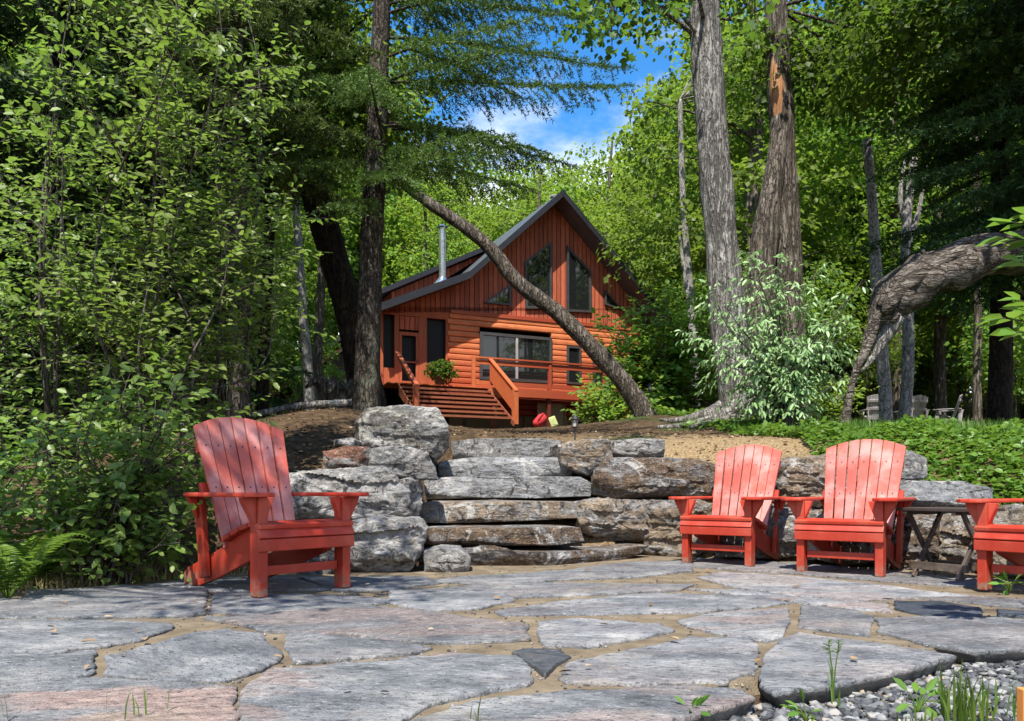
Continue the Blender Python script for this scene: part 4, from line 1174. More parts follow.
# ------------------------------------------------------------------ plants: generators
def A3(v): return np.array(v, float)
def ell_points(c, r, n, hollow=0.35, gap=0.0, freq=0.5, seed=0.0):
    out = []; tries = 0
    c = A3(c); r = A3(r)
    while len(out) < n and tries < n * 30:
        tries += 1
        d = rng.normal(size=3); d /= np.linalg.norm(d)
        rr = rng.uniform(hollow ** 3, 1) ** (1 / 3)
        p = c + d * r * rr
        if gap and noise.noise(Vector(p * freq) + Vector((seed, seed, 0))) < -0.25 + gap: continue
        out.append((p, d))
    C = np.array([o[0] for o in out]); O = np.array([o[1] for o in out])
    return C, O

def limb_tubes(mb, trunk, C, k, r0, tip=.008, sides=5, low=0.25, bend=0.18):
    """k limbs from the upper trunk to clump centres"""
    n = len(trunk)
    for j in rng.choice(len(C), min(k, len(C)), replace=False):
        c = Vector(C[j])
        best = min(range(int(n * low), n), key=lambda i: (trunk[i] - c).length + 1.2 * max(0, trunk[i].z - c.z + .25 * (c - trunk[i]).length))
        a = trunk[best]
        mid = a.lerp(c, .5) + Vector(rng.normal(size=3)) * bend * (c - a).length * .5 + Vector((0, 0, .08 * (c - a).length))
        pts = smooth_path([a, mid, c], step=max(.25, (c - a).length / 6))
        m = len(pts); rr = r0 * min(1, .35 + (c - a).length / 5)
        mb.tube(pts, [rr + (tip - rr) * (i / (m - 1)) for i in range(m)], sides, cap=False)

def broadleaf(name, label, cat, group, trunk_pts, trunk_r, crowns, bark, leafm, L_, W_, kind='diamond', per=60, rad=.6, limbs=25, limb_r=.05,
              sides=10, amp=.12, loc=None, flat=.22, tilt=.5, droop=.25, low=.3, freq=2.5):
    """crowns: list of (centre, radii, clumps, hollow, gap)"""
    root = empty(name, loc or trunk_pts[0], 0, label, cat, group)
    o = Vector(root.location)
    path, rad_ = smooth_path([Vector(p) - o for p in trunk_pts], list(trunk_r), .22)
    mb = MB(); mb.tube(path, rad_, sides, amp, freq, seed=o.x * 3)
    parts = []; allC = []
    for c, r, n, hol, gap in crowns:
        C, O = ell_points(A3(c) - A3(o), r, n, hol, gap, .5, o.x)
        if len(C) == 0: continue
        allC.append(C)
        parts.append(clumps(C, O, rng.uniform(.7, 1.3, len(C)) * rad, per, L_, W_, kind, flat, tilt, droop))
    if allC:
        limb_tubes(mb, path, np.concatenate(allC), limbs, limb_r, low=low)
    mb.build('trunk', bark, root, smooth=True)
    if parts: leaf_object('crown', parts, leafm, root)
    return root

def needles_on(P0, D, Lt, step, nl, nw, spread=.9):
    """needles on twigs: P0 starts, D unit dirs, Lt lengths"""
    cnt = np.maximum(2, (Lt / step).astype(int))
    idx = np.repeat(np.arange(len(P0)), cnt)
    t = rng.uniform(0, 1, len(idx)) * Lt[idx]
    sag = -.25 * t * t / np.maximum(Lt[idx], .05)
    p = P0[idx] + D[idx] * t[:, None]; p[:, 2] += sag
    r = rng.normal(size=(len(idx), 3)); r[:, 2] += .35
    A = D[idx] * .8 + unit(r) * spread
    N = rng.normal(size=(len(idx), 3)) + np.array([0, 0, .8])
    s = rng.uniform(.7, 1.25, len(idx))
    return leaves(p, A, N, nl * s, nw, 'needle')

def conifer(name, label, cat, group, trunk_pts, trunk_r, z0, z1, lmax, bark, leafm, dz=.32, per=5, step=.02, nl=.034, nw=.011, tw=.085, twl=.42,
            droop=.35, lift=.12, sides=12, fine_to=1e9, azs=None, lowshape=.8, extra=(), amp=.10, branch_r=.022):
    root = empty(name, trunk_pts[0], 0, label, cat, group)
    o = Vector(root.location)
    path, rr = smooth_path([Vector(p) - o for p in trunk_pts], list(trunk_r), .25)
    mb = MB(); mb.tube(path, rr, sides, amp, 3.0, seed=o.x)
    mb.build('trunk', bark, root, smooth=True)
    P0, D, LT = [], [], []
    bm_ = MB()
    H = path[-1].z
    def at(z):
        for a, b2 in zip(path[:-1], path[1:]):
            if a.z <= z <= b2.z: return a.lerp(b2, (z - a.z) / max(b2.z - a.z, 1e-6))
        return path[-1]
    specs = []
    z = z0
    while z < z1:
        f = (z - z0) / (z1 - z0)
        for k in range(per):
            az = random.uniform(0, 2 * math.pi)
            if azs and not any(abs((az - a + math.pi) % (2 * math.pi) - math.pi) < w for a, w in azs): continue
            ln = lmax * (1 - f) ** .8 * (lowshape + (1 - lowshape) * min(1, f * 5)) * random.uniform(.65, 1.1)
            specs.append((z + random.uniform(-.1, .1), az, ln, droop * random.uniform(.7, 1.3), lift))
        z += dz * random.uniform(.8, 1.2)
    specs += list(extra)
    for z, az, ln, dr, lf in specs:
        if ln < .12: continue
        a = at(z - o.z if False else z)
        d = Vector((math.cos(az), math.sin(az), 0)); sd = Vector((-d.y, d.x, 0))
        cur = random.uniform(-.12, .12)
        n = max(4, int(ln / .2))
        pts = []
        for i in range(n + 1):
            t = i / n
            pts.append(a + d * (ln * t) + sd * (cur * ln * t * t) + Vector((0, 0, ln * (lf * t - dr * t * t + .10 * t ** 4))))
        bm_.tube(pts, [branch_r * (1 - .85 * i / n) * min(1, .4 + ln / 3) for i in range(n + 1)], 4, cap=False)
        s = .12 * ln
        while s < ln:
            t = s / ln; i = min(int(t * n), n - 1); p = pts[i].lerp(pts[i + 1], t * n - i)
            dd = (pts[i + 1] - pts[i]).normalized()
            for sg in (-1, 1):
                l2 = (twl * (1 - t) ** .7 * min(1, .45 + t * 2.5) + .10) * random.uniform(.6, 1.2) * min(1, .35 + ln / 2.2)
                v = dd * random.uniform(.45, .8) + sd * sg * random.uniform(.6, .95) + Vector((0, 0, random.uniform(-.45, -.05)))
                P0.append(p); D.append(v.normalized()); LT.append(l2)
                if l2 > .22 and z < fine_to:   # side twiglets
                    for q in (.3, .52, .74):
                        vv = (v.normalized() + (dd * random.uniform(-.5, .8) - sd * sg * random.uniform(-.3, .3)) + Vector((0, 0, random.uniform(-.5, .1)))).normalized()
                        P0.append(p + v.normalized() * l2 * q); D.append(vv); LT.append(l2 * .45)
            P0.append(p); D.append(dd); LT.append(tw * 1.6)
            s += tw * random.uniform(.8, 1.25)
    V, F = needles_on(np.array([p[:] for p in P0]), np.array([d[:] for d in D]), np.array(LT), step, nl, nw)
    bm_.build('branches', bark, root, smooth=True)
    leaf_object('crown', [(V, F)], leafm, root)
    return root

def shrub(name, label, cat, group, base, ells, leafm, L_, W_, kind='oval', per=40, rad=.28, stems=8, stem_r=.014, spread=.25, stemm=None, flat=.3, tilt=.6, droop=.2, hollow=.2, sunlean=.45):
    root = empty(name, base, 0, label, cat, group)
    o = A3(base); parts = []; allC = []
    for c, r, n in ells:
        C, O = ell_points(A3(c) - o, r, n, hollow, .0)
        keep = C[:, 2] > .04
        C, O = C[keep], O[keep]
        if len(C) == 0: continue
        allC.append(C); parts.append(clumps(C, O, rng.uniform(.7, 1.3, len(C)) * rad, per, L_, W_, kind, flat, tilt, droop, sunlean))
    C = np.concatenate(allC)
    mb = MB()
    far = C[np.argsort(-C[:, 2] + rng.normal(0, .4, len(C)))]
    for j in range(min(stems, len(far))):
        c = Vector(far[int(j * len(far) / (stems * 1.6))])
        a = Vector((random.gauss(0, spread), random.gauss(0, spread * .6), -.05))
        mid = a.lerp(c, .5) + Vector((random.gauss(0, .12), random.gauss(0, .12), .1)) * c.length * .5
        pts = smooth_path([a, mid, c], step=.15); m = len(pts)
        mb.tube(pts, [stem_r * (1 - .75 * i / (m - 1)) for i in range(m)], 5, cap=False)
        for _ in range(5):   # side twigs
            q = pts[random.randrange(m // 3, m)]
            k = Vector(C[np.argmin(np.linalg.norm(C - A3(q) - rng.normal(0, .3, 3), axis=1))])
            mb.tube([q, q.lerp(k, .5) + Vector((0, 0, .03)), k], [stem_r * .4, stem_r * .3, stem_r * .15], 4, cap=False)
    mb.build('stems', stemm or M['twig'], root, smooth=True)
    leaf_object('foliage', parts, leafm, root)
    return root

def twiggy(name, label, cat, group, base, stems, leafm, L_, W_, kind='oval', branch=(.35, .8), bstep=.2, twig=(.12, .26), tstep=.085, lstep=.032, start=.25, stem_r=.014,
           droop=.35, tilt=.45, stemm=None, curve=.25, sunlean=.5, up=.35, lsides=5):
    """a woody plant grown as stems > branches > twigs with leaves set along the twigs; stems: list of tip points"""
    root = empty(name, base, 0, label, cat, group)
    o = Vector(base); mb = MB()
    P0, A, N, S_ = [], [], [], []
    def rv(s=1.0): return Vector((random.gauss(0, s), random.gauss(0, s), random.gauss(0, s)))
    for tip in stems:
        tip = Vector(tip) - o; ln = tip.length
        a = Vector((random.gauss(0, .10), random.gauss(0, .08), -.05))
        m1 = a.lerp(tip, .35) + Vector((-tip.x * .18, -tip.y * .18, .10 * ln)) + rv(.05 * ln)
        m2 = a.lerp(tip, .7) + Vector((0, 0, .10 * ln)) + rv(.05 * ln)
        pts = smooth_path([a, m1, m2, tip], step=.1); n = len(pts)
        mb.tube(pts, [stem_r * (1 - .85 * i / (n - 1)) for i in range(n)], 6, .12, 9, cap=False)
        s = start * ln
        while s < ln:
            t = s / ln; p = pts[min(int(t * (n - 1)), n - 2)]
            d = (pts[min(int(t * (n - 1)) + 1, n - 1)] - p).normalized()
            side = rv(); side = (side - d * side.dot(d)); side.z += up * .6
            bl = random.uniform(*branch) * (1.1 - .6 * t)
            bd = (side.normalized() * .9 + d * .5 + Vector((0, 0, up * .5))).normalized()
            if t > .9: bd = (d + rv(.3)).normalized()
            q = [p]; k = max(3, int(bl / .1))
            for i in range(k):
                bd = (bd + rv(.10) + Vector((0, 0, -.04 - droop * .10))).normalized(); q.append(q[-1] + bd * (bl / k))
            mb.tube(q, [max(.0015, stem_r * .38 * (1 - t * .5)) * (1 - .8 * i / k) for i in range(k + 1)], 4, cap=False)
            u = .15 * bl
            while u <= bl:
                f = u / bl * k; i = min(int(f), k - 1); c = q[i].lerp(q[i + 1], f - i); dd = (q[i + 1] - q[i]).normalized()
                sd = rv(); sd = (sd - dd * sd.dot(dd)); sd.z *= .45; sd.normalize()
                tl = random.uniform(*twig); td = (sd * .8 + dd * .6 + Vector((0, 0, .1))).normalized()
                if u + tstep > bl: td = dd
                e = c + td * tl + Vector((0, 0, -droop * .2 * tl))
                mb.tube([c, e], [.0022, .0009], 3, cap=False)
                ns = Vector((td.y, -td.x, 0)); ns = ns.normalized() if ns.length > .01 else Vector((1, 0, 0))
                w = .02
                j = 0
                while w <= tl:
                    sg = 1 if j % 2 else -1; j += 1
                    P0.append((c.lerp(e, w / tl))[:]); last = w + lstep > tl
                    A.append((td * (.55 if not last else 1) + ns * sg * (0 if last else .8) + Vector((0, 0, -droop * random.uniform(.2, 1.2))) + rv(.16))[:])
                    N.append((random.gauss(0, tilt), random.gauss(0, tilt) - sunlean, 1.0)); S_.append(random.uniform(.55, 1.2))
                    w += lstep
                u += tstep * random.uniform(.7, 1.3)
            s += bstep * random.uniform(.6, 1.4)
    mb.build('stems', stemm or M['twig'], root, smooth=True)
    S_ = np.array(S_)
    leaf_object('foliage', [leaves(np.array(P0), np.array(A), np.array(N), L_ * S_, W_ * S_, kind)], leafm, root)
    return root

# ------------------------------------------------------------------ near trees
def TZ(x, y): return terrain(x, y)
def pp(lst, Y): return [P(x, y, Y) if not isinstance(Y, (list, tuple)) else P(x, y, Y[i]) for i, (x, y) in enumerate(lst)]

# spruce left of the steps
sp = pp([(364, 432), (367, 405), (368, 330), (372, 230), (377, 120), (382, 0), (388, -200), (394, -420)], 10.5)
ex = [(3.55, -.12, 2.1, .30, .02), (4.0, .15, 2.7, .32, .10), (4.6, -.05, 3.3, .22, .05), (4.9, -.5, 2.6, .3, .1), (5.2, .1, 3.4, .18, .06), (5.5, -.3, 3.0, .25, .12),
      (5.8, .3, 3.0, .22, .14), (6.2, -.15, 3.4, .20, .16), (6.6, .2, 3.3, .2, .2), (3.3, -1.2, 1.4, .4, 0), (3.5, -2.4, 1.5, .4, .0), (3.0, -1.9, 1.1, .45, 0), (4.2, -1.5, 1.9, .35, .05), (4.4, -2.2, 2.2, .35, .05)]
conifer('spruce_tree', 'tall spruce with a straight grey trunk rising beside the tall blocky boulder', 'tree', None, sp, [.23, .175, .16, .15, .135, .115, .08, .03],
        3.5, 11.5, 2.7, M['bark_spruce'], M['needle'], dz=.60, per=4, extra=ex, nl=.044, nw=.012, step=.0095, twl=.62, tw=.085, fine_to=6.9, azs=[(0.1, 1.0), (math.pi, .95), (1.57, .7)])
# other conifers at the left
c2 = pp([(238, 432), (238, 400), (237, 300), (236, 180), (235, 0), (235, -300)], 9.4)
conifer('spruce_tree', 'spruce with a bare brown lower trunk directly behind the left red chair', 'tree', None, c2, [.16, .135, .13, .12, .10, .03],
        3.4, 9.5, 2.2, M['bark_spruce'], M['needle'], dz=.42, per=5, nl=.055, nw=.016, step=.013)
c3 = pp([(262, 430), (262, 400), (266, 300), (270, 200), (272, 0), (274, -200)], 12)
conifer('spruce_tree', 'thin dark spruce just right of the brown trunk behind the left red chair', 'tree', None, c3, [.11, .09, .085, .08, .06, .02],
        4.2, 10.5, 2.2, M['bark_dark'], M['dark_needle'], dz=.42, per=5, nl=.07, nw=.02, step=.018)
# dark leaning broadleaf behind the spruce
lt = pp([(372, 425), (362, 370), (352, 325), (335, 262), (318, 205), (300, 140), (285, 40)], 12.2)
broadleaf('leaning_tree', 'thick dark trunk leaning left behind the tall spruce', 'tree', None, lt, [.30, .25, .225, .22, .215, .20, .16],
          [((-3.9, 12.0, 8.2), (2.6, 2.2, 2.0), 120, .2, .1), ((-3.0, 11.4, 5.9), (1.8, 1.2, .8), 50, .1, .1)], M['bark_dark'], M['mid'], .10, .075, 'diamond', 70, .6, 22, .05)

# big grey trunk and the twin trunk right of the cabin
bt = pp([(752, 425), (748, 412), (742, 395), (734, 360), (728, 320), (721, 240), (712, 130), (704, 0), (698, -180), (690, -380)], 14.0)
bigt = broadleaf('maple_tree', 'massive grey trunk with flared roots standing right of the cabin', 'tree', None, bt, [.75, .56, .44, .36, .31, .29, .275, .25, .2, .1],
          [((2.6, 17.4, 14.5), (3.2, 2.6, 3.0), 140, .3, .12), ((1.9, 13.6, 9.4), (1.2, .8, .8), 16, .1, .0)], M['bark_grey'], M['maple'], .13, .12, 'diamond', 60, .65, 40, .08, sides=22, amp=.17, freq=3.2)
# roots
mb = MB()
for a, ln in ((-2.7, 1.5), (-2.1, 1.0), (-1.2, 1.1), (-.4, 1.2), (3.0, 1.3), (-1.65, .9)):
    pts, rs = [], []
    for i in range(9):
        t = i / 8; q = Vector((math.cos(a + .3 * math.sin(t * 4)) * (.3 + ln * t), math.sin(a + .3 * math.sin(t * 4)) * (.3 + ln * t), 0))
        w = Vector(bigt.location) + q; q.z = TZ(w.x, w.y) - bigt.location.z + .16 * (1 - t) ** 2 + .015
        pts.append(q); rs.append(.15 * (1 - t) + .03)
    mb.tube(pts, rs, 9, .25, 4)
mb.build('roots', M['bark_grey'], bigt, smooth=True)
tw = pp([(792, 425), (790, 395), (789, 330), (786, 240), (783, 150), (778, 60), (776, -60), (775, -260)], 15.2)
twin = broadleaf('twin_tree', 'two grown together brown grey trunks behind the pale green shrub', 'tree', None, tw, [.40, .32, .28, .27, .25, .22, .19, .1],
          [((7.6, 14.2, 9.4), (2.4, 2.2, 1.9), 150, .15, .08), ((7.6, 12.6, 7.8), (2.2, 1.3, 1.0), 80, .1, .05), ((5.6, 15.6, 9.4), (1.2, .9, 1.3), 40, .1, .05), ((4.4, 17.6, 13.5), (2, 2, 2), 50, .3, .1)], M['bark_brown'], M['maple'], .12, .105, 'diamond', 62, .62, 7, .035, low=.6, sides=18, amp=.2, freq=3)
mb = MB(); o = twin.location
t2, r2 = smooth_path([p - o for p in pp([(760, 425), (758, 330), (763, 255), (770, 205), (777, 150), (779, 110)], [15.0, 15.0, 15.0, 15.0, 15.05, 15.1])], [.34, .28, .25, .22, .17, .1], .22)
mb.tube(t2, r2, 16, .18, 3.1); mb.build('second_trunk', M['bark_brown'], twin, smooth=True)
mb = MB(); t3, r3 = smooth_path([p - o for p in pp([(779, 140), (777, 90), (775, 35)], [15.08, 15.09, 15.1])], [.05, .15, .05], .2); mb.tube(t3, r3, 10, .15, 4)
t4, r4 = smooth_path([p - o for p in pp([(794, 330), (795, 260), (793, 200)], [15.02, 15.03, 15.08])], [.02, .07, .02], .2); mb.tube(t4, r4, 8, .15, 4)
mb.build('bare_wood_patch', M['bare_wood'], twin, smooth=True)

# trunk leaning across the front of the cabin
ln_ = pp([(652, 428), (643, 412), (622, 380), (590, 345), (556, 312), (516, 281), (492, 250), (462, 225), (432, 205), (400, 180), (350, 130)], 16.0)
broadleaf('leaning_tree', 'bare mottled trunk leaning diagonally across the front of the red cabin', 'tree', None, ln_, [.27, .21, .18, .17, .16, .15, .14, .13, .12, .10, .06],
          [((-3.4, 16.2, 8.2), (1.6, 1.3, 1.0), 40, .1, .1)], M['bark_brown'], M['mid'], .12, .09, 'diamond', 50, .55, 8, .04, sides=14, amp=.16, freq=4)

# broken old trunk bending in from the right
ob = pp([(1120, 230), (1065, 240), (1015, 252), (965, 262), (925, 279), (893, 302), (876, 326), (866, 350), (853, 380), (842, 440)], [11.8, 11.5, 11.2, 11.0, 11.0, 11.0, 11.0, 11.03, 11.05, 11.05])
obt = empty('fallen_tree', ob[-1], 0, 'thick broken old trunk bending in from the right above the grey chairs', 'tree')
o = obt.location
mb = MB(); p_, r_ = smooth_path([p - o for p in ob], [.29, .28, .27, .28, .31, .27, .11, .06, .05, .07], .10); mb.tube(p_, r_, 28, .42, 3.2)
for k, (dy, dz) in enumerate(((.0, .16), (-.1, .05), (.1, .1))):   # split ridges of the torn wood
    q_, s_ = smooth_path([p - o + Vector((0, dy - .12, dz + .08)) for p in ob[3:7]], [.07, .10, .12, .05], .16); mb.tube(q_, s_, 8, .4, 6)
mb.build('trunk', M['bark_log'], obt, smooth=True)
mb = MB(); p_, r_ = smooth_path([p - o for p in pp([(896, 318), (884, 340), (874, 356), (862, 372)], 10.95)], [.13, .07, .05, .02], .10); mb.tube(p_, r_, 14, .55, 5)
for a_, b_, rr_ in (((930, 268), (922, 250), .05), ((985, 250), (978, 236), .04), ((905, 300), (893, 322), .06)):
    q0, q1 = P(*a_, 10.95) - o, P(*b_, 10.8) - o; sb_ = MB(); sb_.tube([q0, q0.lerp(q1, .5), q1], [rr_ * 1.5, rr_, rr_ * .5], 8, .4, 7); sb_.build('branch_stub', M['bark_log'], obt, smooth=True)
mb.build('split_limb', M['bark_grey'], obt, smooth=True)

# slim pale trunks
def snag(px, Y, r, label, bark='bark_pale', crown=None, group=None, name='birch_tree', leafm='mid', forks=()):
    t = pp(px, Y); x, y = t[0].x, t[0].y
    t[0].z = TZ(x, y) - .1
    rr = [r * (1.25 - .55 * i / (len(t) - 1)) for i in range(len(t))]
    o = broadleaf(name, label, 'tree', group, t, rr, crown or [], M[bark], M[leafm], .13, .10, 'diamond', 55, .7, 14, .035, sides=9, amp=.14)
    if forks:
        mb = MB()
        for f in forks:
            q, s = smooth_path([p - t[0] for p in pp(f, Y)], [r * .7, r * .5, r * .25][:len(f)], .25); mb.tube(q, s, 7, .15)
        mb.build('limb', M[bark], o, smooth=True)
    return o
snag([(311, 430), (308, 370), (302, 300), (297, 215), (293, 120), (290, 20)], 20, .115, 'pale crooked birch trunk between the two dark spruces and the woodshed', crown=[((-5.6, 20, 10), (2.2, 2, 2.4), 70, .2, .1)])
snag([(316, 430), (317, 370), (321, 290), (323, 200), (326, 80)], 22.5, .12, 'grey slender trunk just right of the pale crooked birch', 'bark_brown', [((-5.5, 22.5, 10.5), (2.2, 2, 2.4), 70, .2, .1)])
snag([(887, 432), (884, 380), (878, 300), (873, 210), (867, 140)], 17, .125, 'dead pale snag broken off at the top, behind the broken old trunk', name='dead_tree')
snag([(903, 432), (908, 370), (908, 300), (905, 250), (909, 200), (914, 158)], 18, .115, 'crooked forked pale trunk right of the dead snag', forks=[[(905, 250), (918, 215), (926, 165)], [(908, 230), (900, 200), (905, 160)]])
snag([(978, 432), (977, 380), (978, 320), (977, 200), (975, 60)], 19, .09, 'thin straight dark trunk in the shade at the right, left of its neighbour', 'bark_brown', [((11, 20.5, 14), (1.6, 1.5, 1.6), 40, .2, .1)], name='thin_tree')
snag([(1006, 432), (1007, 380), (1006, 320), (1004, 200), (1003, 60)], 20, .10, 'thin straight dark trunk nearest the right picture edge', 'bark_brown', [((13.5, 21.5, 14), (1.6, 1.5, 1.6), 40, .2, .1)], name='thin_tree')
snag([(697, 430), (695, 380), (690, 290), (683, 200), (680, 100)], 26, .12, 'slender pale trunk left of the massive grey trunk', crown=[((7.6, 26, 14.5), (1.4, 1.6, 1.4), 30, .2, .1)], forks=[[(692, 330), (684, 270), (678, 225)]])

# dark hemlocks at the right and the left
def hemlock(px, Y, h, r, lmax, label, z0=.8, mat='dark_needle', nl=.075, nw=.022, step=.020, dz=.48, per=6):
    X = (px - CX) * Y / FPX; z = TZ(X, Y)
    pts = [(X, Y, z - .1), (X + .03, Y, z + h * .3), (X - .04, Y, z + h * .65), (X, Y, z + h)]
    return conifer('hemlock_tree', label, 'tree', None, pts, [r * 1.2, r, r * .7, .03], z0, h - .2, lmax, M['bark_dark'], M[mat], dz=dz, per=per, nl=nl, nw=nw, step=step, twl=.55, droop=.38, lift=.06, tw=.12)
hemlock(1000, 14.0, 10.5, .17, 2.9, 'dark hemlock filling the upper right corner behind the broken old trunk', z0=2.9)
hemlock(1075, 11.5, 12, .17, 2.6, 'dark hemlock whose branches enter at the right picture edge', z0=3.0)
hemlock(60, 9.6, 11, .15, 2.3, 'dark hemlock behind the leafy shrubs at the left picture edge', z0=.6)
hemlock(165, 11.8, 12, .15, 2.4, 'dark hemlock behind the tall alders, left of the brown spruce trunk', z0=1.0)
hemlock(-70, 8.0, 10, .15, 2.3, 'dark hemlock beyond the left picture edge with branches reaching in', z0=.5)

# trees whose crowns shade the place from just outside the frame
def shade_tree(x, y, crowns, h, label, r=.22, L_=.12, mat='maple', per=60, lean=(0, 0)):
    z = TZ(x, y)
    return broadleaf('maple_tree', label, 'tree', None, [(x, y, z - .1), (x + lean[0] * .3, y + lean[1] * .3, z + h * .35), (x + lean[0] * .7, y + lean[1] * .7, z + h * .7), (x + lean[0], y + lean[1], z + h)],
                     [r * 1.3, r, r * .8, .05], crowns, M['bark_brown'], M[mat], L_, L_ * .85, 'diamond', per, .6, 40, .05, sides=12)
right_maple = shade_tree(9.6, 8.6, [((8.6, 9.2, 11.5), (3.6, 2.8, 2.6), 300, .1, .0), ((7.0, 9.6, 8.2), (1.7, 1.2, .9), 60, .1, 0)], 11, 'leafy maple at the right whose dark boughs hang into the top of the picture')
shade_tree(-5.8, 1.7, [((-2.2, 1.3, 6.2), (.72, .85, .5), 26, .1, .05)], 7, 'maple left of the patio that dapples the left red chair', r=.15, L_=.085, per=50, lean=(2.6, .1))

# overhanging maple bough at the top, leaves against the sky
BO = P(640, -260, 7.5); bofs = BO - right_maple.location
C, O = [], []
for px, py in [(590, -4), (598, 22), (607, 14), (618, 30), (612, 48), (625, 6), (580, -14), (640, -10), (560, -24), (604, 0), (655, -20), (615, 18), (676, -14), (690, 4), (590, 14), (745, 6), (755, 30), (760, -10), (570, 4)]:
    p = P(px, py, 7.5 + random.uniform(-.4, .4)) - BO; C.append(p[:]); O.append((random.uniform(-.6, .6), random.uniform(-.5, .5), -.4))
C = np.array(C); O = np.array(O)
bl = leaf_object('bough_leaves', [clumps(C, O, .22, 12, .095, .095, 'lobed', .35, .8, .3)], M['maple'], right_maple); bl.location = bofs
mb = MB(); limb_tubes(mb, [Vector((0, 0, 0)), Vector((0, 0, .1)), Vector((.02, 0, .2))], C, 19, .03, .004, low=0)
w_ = [Vector((9.55, 8.6, 7.0)), Vector((7.5, 8.2, 8.6)), Vector((4.5, 7.8, 9.0)), Vector((2.4, 7.6, 8.4)), BO]
q_, s_ = smooth_path([w - BO for w in w_], [.10, .085, .06, .045, .03], .25); mb.tube(q_, s_, 8, .12, 4)
lb_ = mb.build('limb', M['bark_dark'], right_maple, smooth=True); lb_.location = bofs

# ------------------------------------------------------------------ shrubs on the left
def S(px, py, Y): return tuple(P(px, py, Y))
def tips(lst, Y, sx=.12, sy=.3, sz=.10, k=1):
    return [P(x, y, Y) + Vector((random.gauss(0, sx), random.gauss(0, sy), random.gauss(0, sz))) for x, y in lst for _ in range(k)]
twiggy('leafy_shrub', 'loose round leaved green shrub at the left, left of the left red chair', 'shrub', None, (P(110, 575, 5.1).x, 5.1, -.03),
       tips([(20, 470), (55, 430), (85, 395), (115, 370), (150, 360), (180, 385), (200, 420), (205, 470), (200, 520), (150, 440), (110, 450), (60, 500), (20, 540), (150, 510), (90, 500), (120, 400), (175, 445)], 5.05, .10, .28, .06, 2),
       M['shrub'], .072, .048, branch=(.22, .48), bstep=.10, twig=(.09, .19), tstep=.075, lstep=.038, start=.22, stem_r=.011, droop=.5, up=.15)
twiggy('leafy_shrub', 'smaller round leaved shrub cut by the left picture edge above the ferns', 'shrub', None, (P(-30, 560, 4.8).x, 4.8, -.03),
       tips([(-20, 420), (10, 400), (30, 440), (-10, 480), (25, 500), (-40, 450)], 4.8, .1, .2, .06, 2), M['shrub'], .07, .046, branch=(.2, .42), bstep=.11, twig=(.09, .18), tstep=.08, lstep=.038, stem_r=.010, droop=.5, up=.15)
def alder(px, Y, label, tl):
    x = (px - CX) * Y / FPX
    return twiggy('alder', label, 'shrub', 'tall alders at the left', (x, Y, TZ(x, Y)), tips(tl, Y, .14, .35, .15, 1), M['alder'], .073, .048, branch=(.45, .95), bstep=.145, twig=(.14, .30), tstep=.10, lstep=.044,
                  start=.32, stem_r=.017, droop=.35, up=.25)
alder(60, 6.2, 'tall many stemmed alder at the far left picture edge', [(-20, 60), (20, -40), (60, 20), (95, -60), (30, 150), (-10, 210), (75, 130), (110, 70), (50, 260), (5, 300)])
alder(140, 5.8, 'tall many stemmed alder leaning right above the leafy shrub', [(90, 40), (130, -60), (160, 30), (200, -10), (140, 140), (190, 120), (215, 190), (100, 210), (170, 240), (205, 275), (120, 300)])
alder(225, 6.8, 'tall many stemmed alder nearest the tall spruce', [(180, 20), (220, -60), (250, 30), (285, 80), (310, 120), (265, 150), (220, 130), (180, 160), (290, 190), (235, 220)])
# ferns at the left edge of the patio
def fern(px, py, label, s=1.0, n=15):
    g = G(px, py, -.03); root = empty('fern', g, 0, label, 'fern', 'ferns at the left edge of the patio')
    parts = []; mb = MB()
    for k in range(n):
        a = 2 * math.pi * k / n + random.uniform(-.2, .2); ln = s * random.uniform(.34, .62); d = Vector((math.cos(a), math.sin(a), 0)); sd = Vector((-d.y, d.x, 0))
        pts = [d * (ln * .75 * t) + Vector((0, 0, ln * (1.5 * t - .95 * t * t))) for t in np.linspace(0, 1, 14)]
        mb.tube(pts, [.0035 * (1 - .8 * i / 13) for i in range(14)], 3, cap=False)
        p0, A, N, Ls = [], [], [], []
        for i in range(19):
            t = .14 + .86 * i / 19; j = min(int(t * 13), 12); p = pts[j].lerp(pts[j + 1], t * 13 - j); dd = (pts[j + 1] - pts[j]).normalized()
            for sg in (-1, 1):
                p0.append(p[:]); A.append((sd * sg + dd * .35 + Vector((0, 0, -.12)))[:]); N.append((d.cross(sd) * 0 + Vector((0, 0, 1)) + d * .3)[:]); Ls.append(ln * .24 * (1 - t) ** .75 * min(1, .35 + t * 3) + .012)
        Ls = np.array(Ls); parts.append(leaves(np.array(p0), np.array(A), np.array(N) + rng.normal(0, .12, (len(p0), 3)), Ls, np.maximum(.009, Ls * .2), 'diamond'))
    mb.build('stems', M['grass'], root); leaf_object('fronds', parts, M['cover'], root)
fern(8, 602, 'bright green fern cut by the left picture edge', 1.05, 22)
fern(38, 588, 'bright green fern nearest the patio corner at the left', .9, 20)
fern(-25, 585, 'bright green fern behind the one cut by the left picture edge', 1.1)

